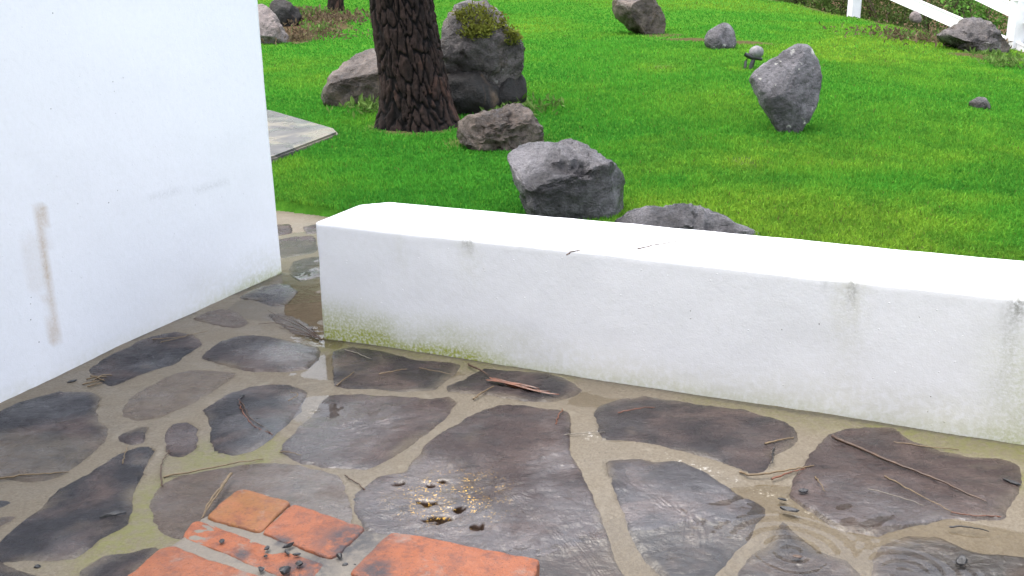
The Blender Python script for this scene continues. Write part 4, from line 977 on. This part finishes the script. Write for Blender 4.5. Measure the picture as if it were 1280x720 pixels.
for i, (a, b, s_, asp, lab) in enumerate([
    (142, 645.6, .026, 1.9, 'long charcoal lump on the dark pointed flagstone'), (102.5, 651, .011, 1, 'small charcoal bit left of the long lump on the dark flagstone'),
    (106, 677, .011, 1.2, 'charcoal bit low on the dark pointed flagstone'), (47, 709, .012, .8, 'charcoal bit on the mortar below the dark flagstone'),
    (1005, 614, .016, 1.6, 'black charred bit on the purple flagstone by the joint'), (978, 625, .012, 1.7, 'small black bit among the painted white glints'),
    (985, 638, .018, 2.4, 'long black bit beside the painted white glints'), (1264, 604, .016, 2.4, 'black bit at the far end of the purple flagstone'),
    (1201, 706, .021, 1.1, 'dark lump lying in the rippled puddle'), (91, 477, .013, 2.2, 'black bit on the mortar at the foot of the tall wall'), (318, 524, .010, 2.2, 'black sliver among needles on the dark oval flagstone'),
    (997, 697, .015, 1.2, 'brown speck in the middle of the ripple rings')]):
    lump('charred_bit', a, b, .008 if i < 8 or i in (9, 10) else -.004, s_, 240 + i, lab, 'charcoal', TWIG if i == 11 else CHAR, .5 if i != 8 else .9, G2, asp, [.3, 0, 1, 2, .2, -.5, -.4, -.8, .7, .7, .2, 0][i])

# ------------------------------------------------------------------ needles and twigs
def strand(name, pix, r, mat, label, cat, z=.010, group=None, sides=6, taper=.5, wob=.0015, seed=0, strands=None):
    VV, FF, off = [], [], 0; rg = np.random.default_rng(seed + 17)
    c0 = on_plane(*pix[0], z) if strands is None else on_plane(*strands[0][0], z)
    for S in (strands or [pix]):
        P = np.array([on_plane(a, b, z) for a, b in S]); k = 6 * (len(P) - 1) + 1; t = np.linspace(0, len(P) - 1, k)
        Q = np.stack([np.interp(t, np.arange(len(P)), P[:, i]) for i in range(3)], -1)
        for _ in range(3): Q[1:-1] = .5 * Q[1:-1] + .25 * (Q[:-2] + Q[2:])
        Q = Q + rg.normal(size=Q.shape) * np.array([wob, wob, wob * .4]); Q[:, 2] = z + .006 * np.sin(np.linspace(0, 3.1, k)) * rg.random()
        v, f = tube(Q, r * np.linspace(1, taper, k), sides); VV.append(v); FF.append(f + off); off += len(v)
    V = np.concatenate(VV); me = mesh_np(name, V - c0, np.concatenate(FF)); return obj(name, me, mat, label=label, cat=cat, group=group, loc=tuple(c0))
G3 = 'pine needles and straws on the wet paving'; G4 = 'twigs on the wet paving'
ND = [([(-4, 598), (40, 595), (86, 590)], .0024, STRAW, 'pale straw across the pinkish part of the stone by the tall wall', .012),
      ([(205, 596), (260, 588), (300, 580), (327, 574)], .0022, STRAW, 'long curved straw along the mossy joint above the hearth', .010),
      ([(203, 608), (200, 590), (205, 575), (213, 562)], .0018, TWIG, 'thin brown needle hooked over the joint beside the small oval stone', .010),
      ([(153, 580), (157, 566), (160, 556)], .0014, STRAW, 'short pale needle at the tip of the dark pointed flagstone', .012),
      ([(298, 500), (303, 515), (315, 532), (340, 543)], .0022, REDBARK, 'bent russet needle on the dark oval flagstone', .012),
      ([(302, 502), (310, 522), (338, 540)], .0016, TWIG, 'thin needle beside the bent russet one', .011),
      ([(305, 494), (298, 502), (303, 510)], .0022, CHAR, 'dark hooked scrap on the dark oval flagstone', .012),
      ([(190, 424), (225, 422), (258, 414)], .0015, STRAW, 'fine needle tipped black on the stone under the tall wall', .012),
      ([(200, 428), (232, 423), (236, 418)], .0013, STRAW, 'fine pale needle crossing the stone under the tall wall', .012),
      ([(362, 500), (375, 494), (362, 490)], .0014, STRAW, 'small curled fibre on the corner of the dark oval stone', .012),
      ([(473, 468), (490, 466), (508, 461)], .0024, STRAW, 'pale straw stub on the dark stone at the low wall', .010),
      ([(525, 460), (540, 465), (565, 468)], .0017, STRAW, 'thin straw at the right half of the stone by the low wall', .010),
      ([(421, 482), (432, 475), (443, 465)], .0022, STRAW, 'slanting straw at the left edge of the stone by the low wall', .009),
      ([(430, 437), (450, 443), (462, 448)], .0018, PALEF, 'pale floating fibre just below the wall corner', .008),
      ([(592, 499), (605, 491), (617, 483)], .0028, STRAW, 'short straw with a dark end beside the red bark strip', .012),
      ([(694, 531), (698, 521), (704, 511)], .0022, REDBARK, 'short russet needle on the joint below the bark strip', .010),
      ([(772, 516), (795, 512), (817, 509)], .0018, REDBARK, 'orange needle along the top of the broad dark stone', .010),
      ([(697, 545), (725, 543), (757, 540)], .0014, PALEF, 'whitish fibre across the three-way joint', .009),
      ([(957, 555), (975, 550), (993, 547)], .0026, STRAW, 'short straw with a dark tip near the purple flagstone', .010),
      ([(925, 590), (938, 596), (965, 594), (995, 588), (1018, 582)], .0030, STRAW, 'long pale twig over the joint left of the purple flagstone', .010),
      ([(964, 599), (985, 592), (1006, 586)], .0024, REDBARK, 'russet needle just below the long pale twig', .010),
      ([(1018, 596), (1025, 605), (1030, 614)], .0018, STRAW, 'tiny slanting needle on the purple flagstone', .010),
      ([(1106, 595), (1145, 617), (1190, 640)], .0017, STRAW, 'fine pale needle on the purple flagstone below the long twig', .010),
      ([(1086, 611), (1120, 622), (1156, 632)], .0011, PALEF, 'fine whitish fibre on the purple flagstone', .010),
      ([(1190, 640), (1215, 646), (1252, 646)], .0018, REDBARK, 'reddish needle at the lower edge of the purple flagstone', .008),
      ([(1186, 658), (1210, 661), (1236, 664)], .0020, CHAR, 'dark needle on the mortar at the lower right joint', .008),
      ([(1115, 552), (1160, 560), (1200, 562)], .0018, STRAW, 'straw in the mossy joint at the foot of the low wall', .006),
      ([(430, 594), (450, 606), (462, 618)], .0016, TWIG, 'thin dark needle over the joint above the hearth', .012),
      ([(350, 565), (362, 568), (376, 569)], .0016, STRAW, 'little straw in the joint beside the wet purple stone', .010)]
for i, (p, r, mt, lab, z) in enumerate(ND):
    strand('pine_needle' if r < .0023 else 'straw', p, r, mt, lab, 'needle' if r < .0023 else 'straw', z, G3, seed=i)
strand('pine_needle', None, .0032, STRAW, 'pair of dry pine needles joined at a dark tip by the ochre brick', 'needle', .03, G3, strands=[[(289, 592), (276, 612), (262, 632), (252, 648)], [(289, 592), (272, 615), (258, 634), (254, 646)]], wob=.0008)
strand('needle_cluster', None, .0016, TWIG, 'fan of brown pine needles by the corner of the low wall', 'needles', .010, None, strands=[[(402, 424), (375, 408), (352, 398), (335, 388)], [(402, 424), (372, 412), (345, 404), (322, 405)], [(402, 424), (380, 410), (360, 396)], [(402, 424), (378, 416), (350, 410)], [(402, 424), (385, 412), (368, 402), (358, 398)], [(402, 424), (392, 414), (388, 405)]], wob=.0008)
strand('straw_tuft', None, .0026, STRAW, 'tuft of pale straw shreds on the mortar by the tall wall', 'straw', .012, None, strands=[[(108, 474), (120, 473), (131, 476)], [(104, 480), (118, 478), (130, 474)], [(112, 470), (124, 472), (134, 471)], [(110, 483), (122, 480), (128, 478)], [(116, 476), (128, 470), (140, 469)]], wob=.0015)
strand('twig', [(1040, 545), (1075, 561), (1110, 577), (1147, 591), (1180, 604), (1205, 616), (1233, 627)], .0042, TWIG, 'long thin russet twig lying across the purple flagstone', 'twig', .012, G4, taper=.35)
strand('twig', [(585, 455), (600, 464), (612, 470)], .0035, TWIG, 'crooked brown twig against the foot of the low wall', 'twig', .012, G4)
strand('twig', [(967, 560), (966, 575), (962, 583)], .002, CHAR, 'thin dark twig hanging from the straw on the broad dark stone', 'twig', .010, G4)
# red bark strip: a bundle of flat torn splinters
rg = np.random.default_rng(8); VV, FF, off = [], [], 0; C0 = on_plane(650, 482, .01)
for k in range(9):
    a, b = .0 + .35 * rg.random(), .55 + .45 * rg.random(); lat = rg.normal() * .007; hz_ = .010 + .007 * rg.random(); t = np.linspace(a, b, 9)
    A_, B_ = on_plane(602, 472.5, hz_), on_plane(701, 492, hz_); dr = (B_ - A_) / np.linalg.norm(B_ - A_); sv = np.array([-dr[1], dr[0], 0])
    Q = A_ + (B_ - A_) * t[:, None] + sv * (lat * (1 - .7 * t) + .004 * np.sin(t * 5 + k))[:, None] + np.array([0, 0, 1]) * (.003 * np.sin(t * 6 + k))[:, None]
    w_ = (.0065 * (1 - .6 * t) * (.6 + .5 * rg.random()) * smooth(-.02, .12, t - a + .02) * smooth(-.02, .2, b - t + .02) + .0006)[:, None]; th_ = .0018
    ring = np.stack([Q - sv * w_, Q + np.array([0, 0, th_]), Q + sv * w_, Q - np.array([0, 0, th_ * .4])], 1).reshape(-1, 3)
    f = [[i * 4 + j, i * 4 + (j + 1) % 4, (i + 1) * 4 + (j + 1) % 4, (i + 1) * 4 + j] for i in range(8) for j in range(4)]
    VV.append(ring); FF.append(np.array(f) + off); off += len(ring)
me = mesh_np('bark_strip', np.concatenate(VV) - C0, np.concatenate(FF), False); obj('bark_strip', me, REDBARK, label='reddish brown strip of bark on the stone beside the low wall', cat='bark', loc=tuple(C0))
# scraps on top of the low wall
strand('twig', [(796, 311), (825, 307), (860, 299)], .0022, TWIG, 'thin dark twig lying on top of the low wall', 'twig', W_H + .003, None)
strand('twig', [(708, 319), (716, 316), (726, 313)], .0024, TWIG, 'short dark scrap on the top edge of the low wall', 'twig', W_H + .003, None)

# ------------------------------------------------------------------ house up the slope, above the frame: seen only mirrored in the puddle of the gap
HX, HY = -6.2, 20.0; hz = float(terr(-3, 21)) - .3
house = empty('house', (HX, HY, hz), label='white house with a brown timber eave up the slope', cat='house')
def boxpart(name, x0, x1, y0, y1, z0, z1, mat, parent=house, bev=.01):
    bm = bmesh.new(); bmesh.ops.create_cube(bm, size=1.0)
    for v in bm.verts: v.co = Vector((x0 + (v.co.x + .5) * (x1 - x0), y0 + (v.co.y + .5) * (y1 - y0), z0 + (v.co.z + .5) * (z1 - z0)))
    bmesh.ops.bevel(bm, geom=list(bm.edges), offset=bev, segments=1, affect='EDGES')
    me = bpy.data.meshes.new(name); bm.to_mesh(me); bm.free(); return obj(name, me, mat, parent=parent)
WHITEW = mat_plain('white_house_wall', (.78, .78, .76), (.70, .70, .68), 3, .8); TIMB = mat_plain('brown_timber', (.20, .095, .04), (.11, .05, .022), 4, .6); GLS = mat_plain('dark_glass', (.02, .025, .03), (.03, .035, .04), 1, .05)
boxpart('wall', 0, 5.2, 0, 4.5, 0, 4.75, WHITEW); boxpart('eave', 1.05, 5.5, -.55, 4.9, 4.755, 5.5, TIMB)
for wx in (.8, 3.0):
    w_ = boxpart('window', wx, wx + 1.3, -.05, .02, 1.1, 2.4, WHITEW); boxpart('pane', wx + .08, wx + 1.22, -.065, -.052, 1.18, 2.32, GLS, parent=w_, bev=.002)

# ------------------------------------------------------------------ unseen trees added above the frame to darken the wet paving's reflections
BT = [(-10.5, 24, 11.0, 2.9), (1.9, 23, 11.5, 2.7), (5.5, 25, 13.5, 3.3), (10.0, 24, 13.0, 3.3), (14.0, 21, 12.0, 3.1), (17.5, 17, 10.5, 3.0), (8.0, 30, 16.0, 3.6), (-14.0, 21, 10.0, 2.9), (19.0, 12.5, 9.0, 2.8)]
BL = ['added broad dark tree left of the house', 'added round-crowned tree right of the house', 'added tall broad tree behind the lawn', 'added wide green tree behind the fence', 'added spreading tree down the bank', 'added leafy tree low on the bank', 'added tallest tree behind all the others', 'added dark tree far left of the house', 'added small tree at the foot of the bank']
for i, ((x_, y_, h_, r_), lab) in enumerate(zip(BT, BL)):
    h_ *= .84
    g_ = float(terr(x_, y_)); e = empty('added_tree', (x_, y_, g_), label=lab, cat='tree', group='added trees beyond the lawn'); rg = np.random.default_rng(300 + i)
    v, f = tube([np.array([0, 0, -.2]), np.array([.1, 0, h_ * .3]), np.array([.2, .1, h_ * .55]), np.array([.1, .2, h_ * .85])], [.26, .2, .14, .05], 10)
    me = mesh_np('trunk', v, f); add_attr(me, 'plate', np.full(len(v), .7)); obj('trunk', me, BARK, parent=e)
    for k in range(6):
        a = k * 1.05 + rg.random(); z_ = h_ * (.34 + .07 * k); me_v, me_f = tube([np.array([.12, .05, z_]), np.array([math.cos(a) * r_ * .4, math.sin(a) * r_ * .4, z_ + .6]), np.array([math.cos(a) * r_ * .8, math.sin(a) * r_ * .8, z_ + 1.0])], [.09, .06, .02], 7)
        me = mesh_np('limb', me_v, me_f); add_attr(me, 'plate', np.full(len(me_v), .7)); obj('limb', me, BARK, parent=e)
    P_ = []
    for k in range(40):
        d = rg.normal(size=3); d /= np.linalg.norm(d); c_ = np.array([0, 0, h_ * .62]) + d * np.array([r_ * .8, r_ * .8, h_ * .36]) * rg.random() ** .4
        P_.append(c_ + rg.normal(size=(190, 3)) * np.array([.48, .48, .38]) * r_ / 2.6)
    leaf_obj('crown', leaves((0, 0, 0), 0, np.concatenate(P_), size=.26, aspect=.6, cols=((.02, .045, .012), (.055, .10, .025)), seed=60 + i, up=.1), parent=e)

# ------------------------------------------------------------------ a house added unseen behind the camera to block sky and bounce light
HB = empty('added_rear_house', (0, -1.4, 0), label='added cream rendered house with a brown eave, unseen behind the camera', cat='house')
TAN = mat_plain('added_house_cream_render', (.62, .58, .52), (.55, .51, .45), 3, .8)
boxpart('wall', -7, 8, -4, 0, -.1, 2.45, TAN, parent=HB); boxpart('eave', -7.4, 8.4, -4.3, .4, 2.455, 2.6, TIMB, parent=HB)  # wall, eave, door and windows of the added house
dr_ = boxpart('door', -.4, .55, -.03, .035, 0, 2.1, TIMB, parent=HB); boxpart('handle', .42, .46, .036, .075, .98, 1.12, BLACK, parent=dr_, bev=.004)
for wx in (-4.6, -2.4, 2.2, 4.8):
    w_ = boxpart('window', wx, wx + 1.4, -.03, .03, .9, 2.1, TIMB, parent=HB); boxpart('pane', wx + .08, wx + 1.32, .031, .042, .98, 2.02, GLS, parent=w_, bev=.002)
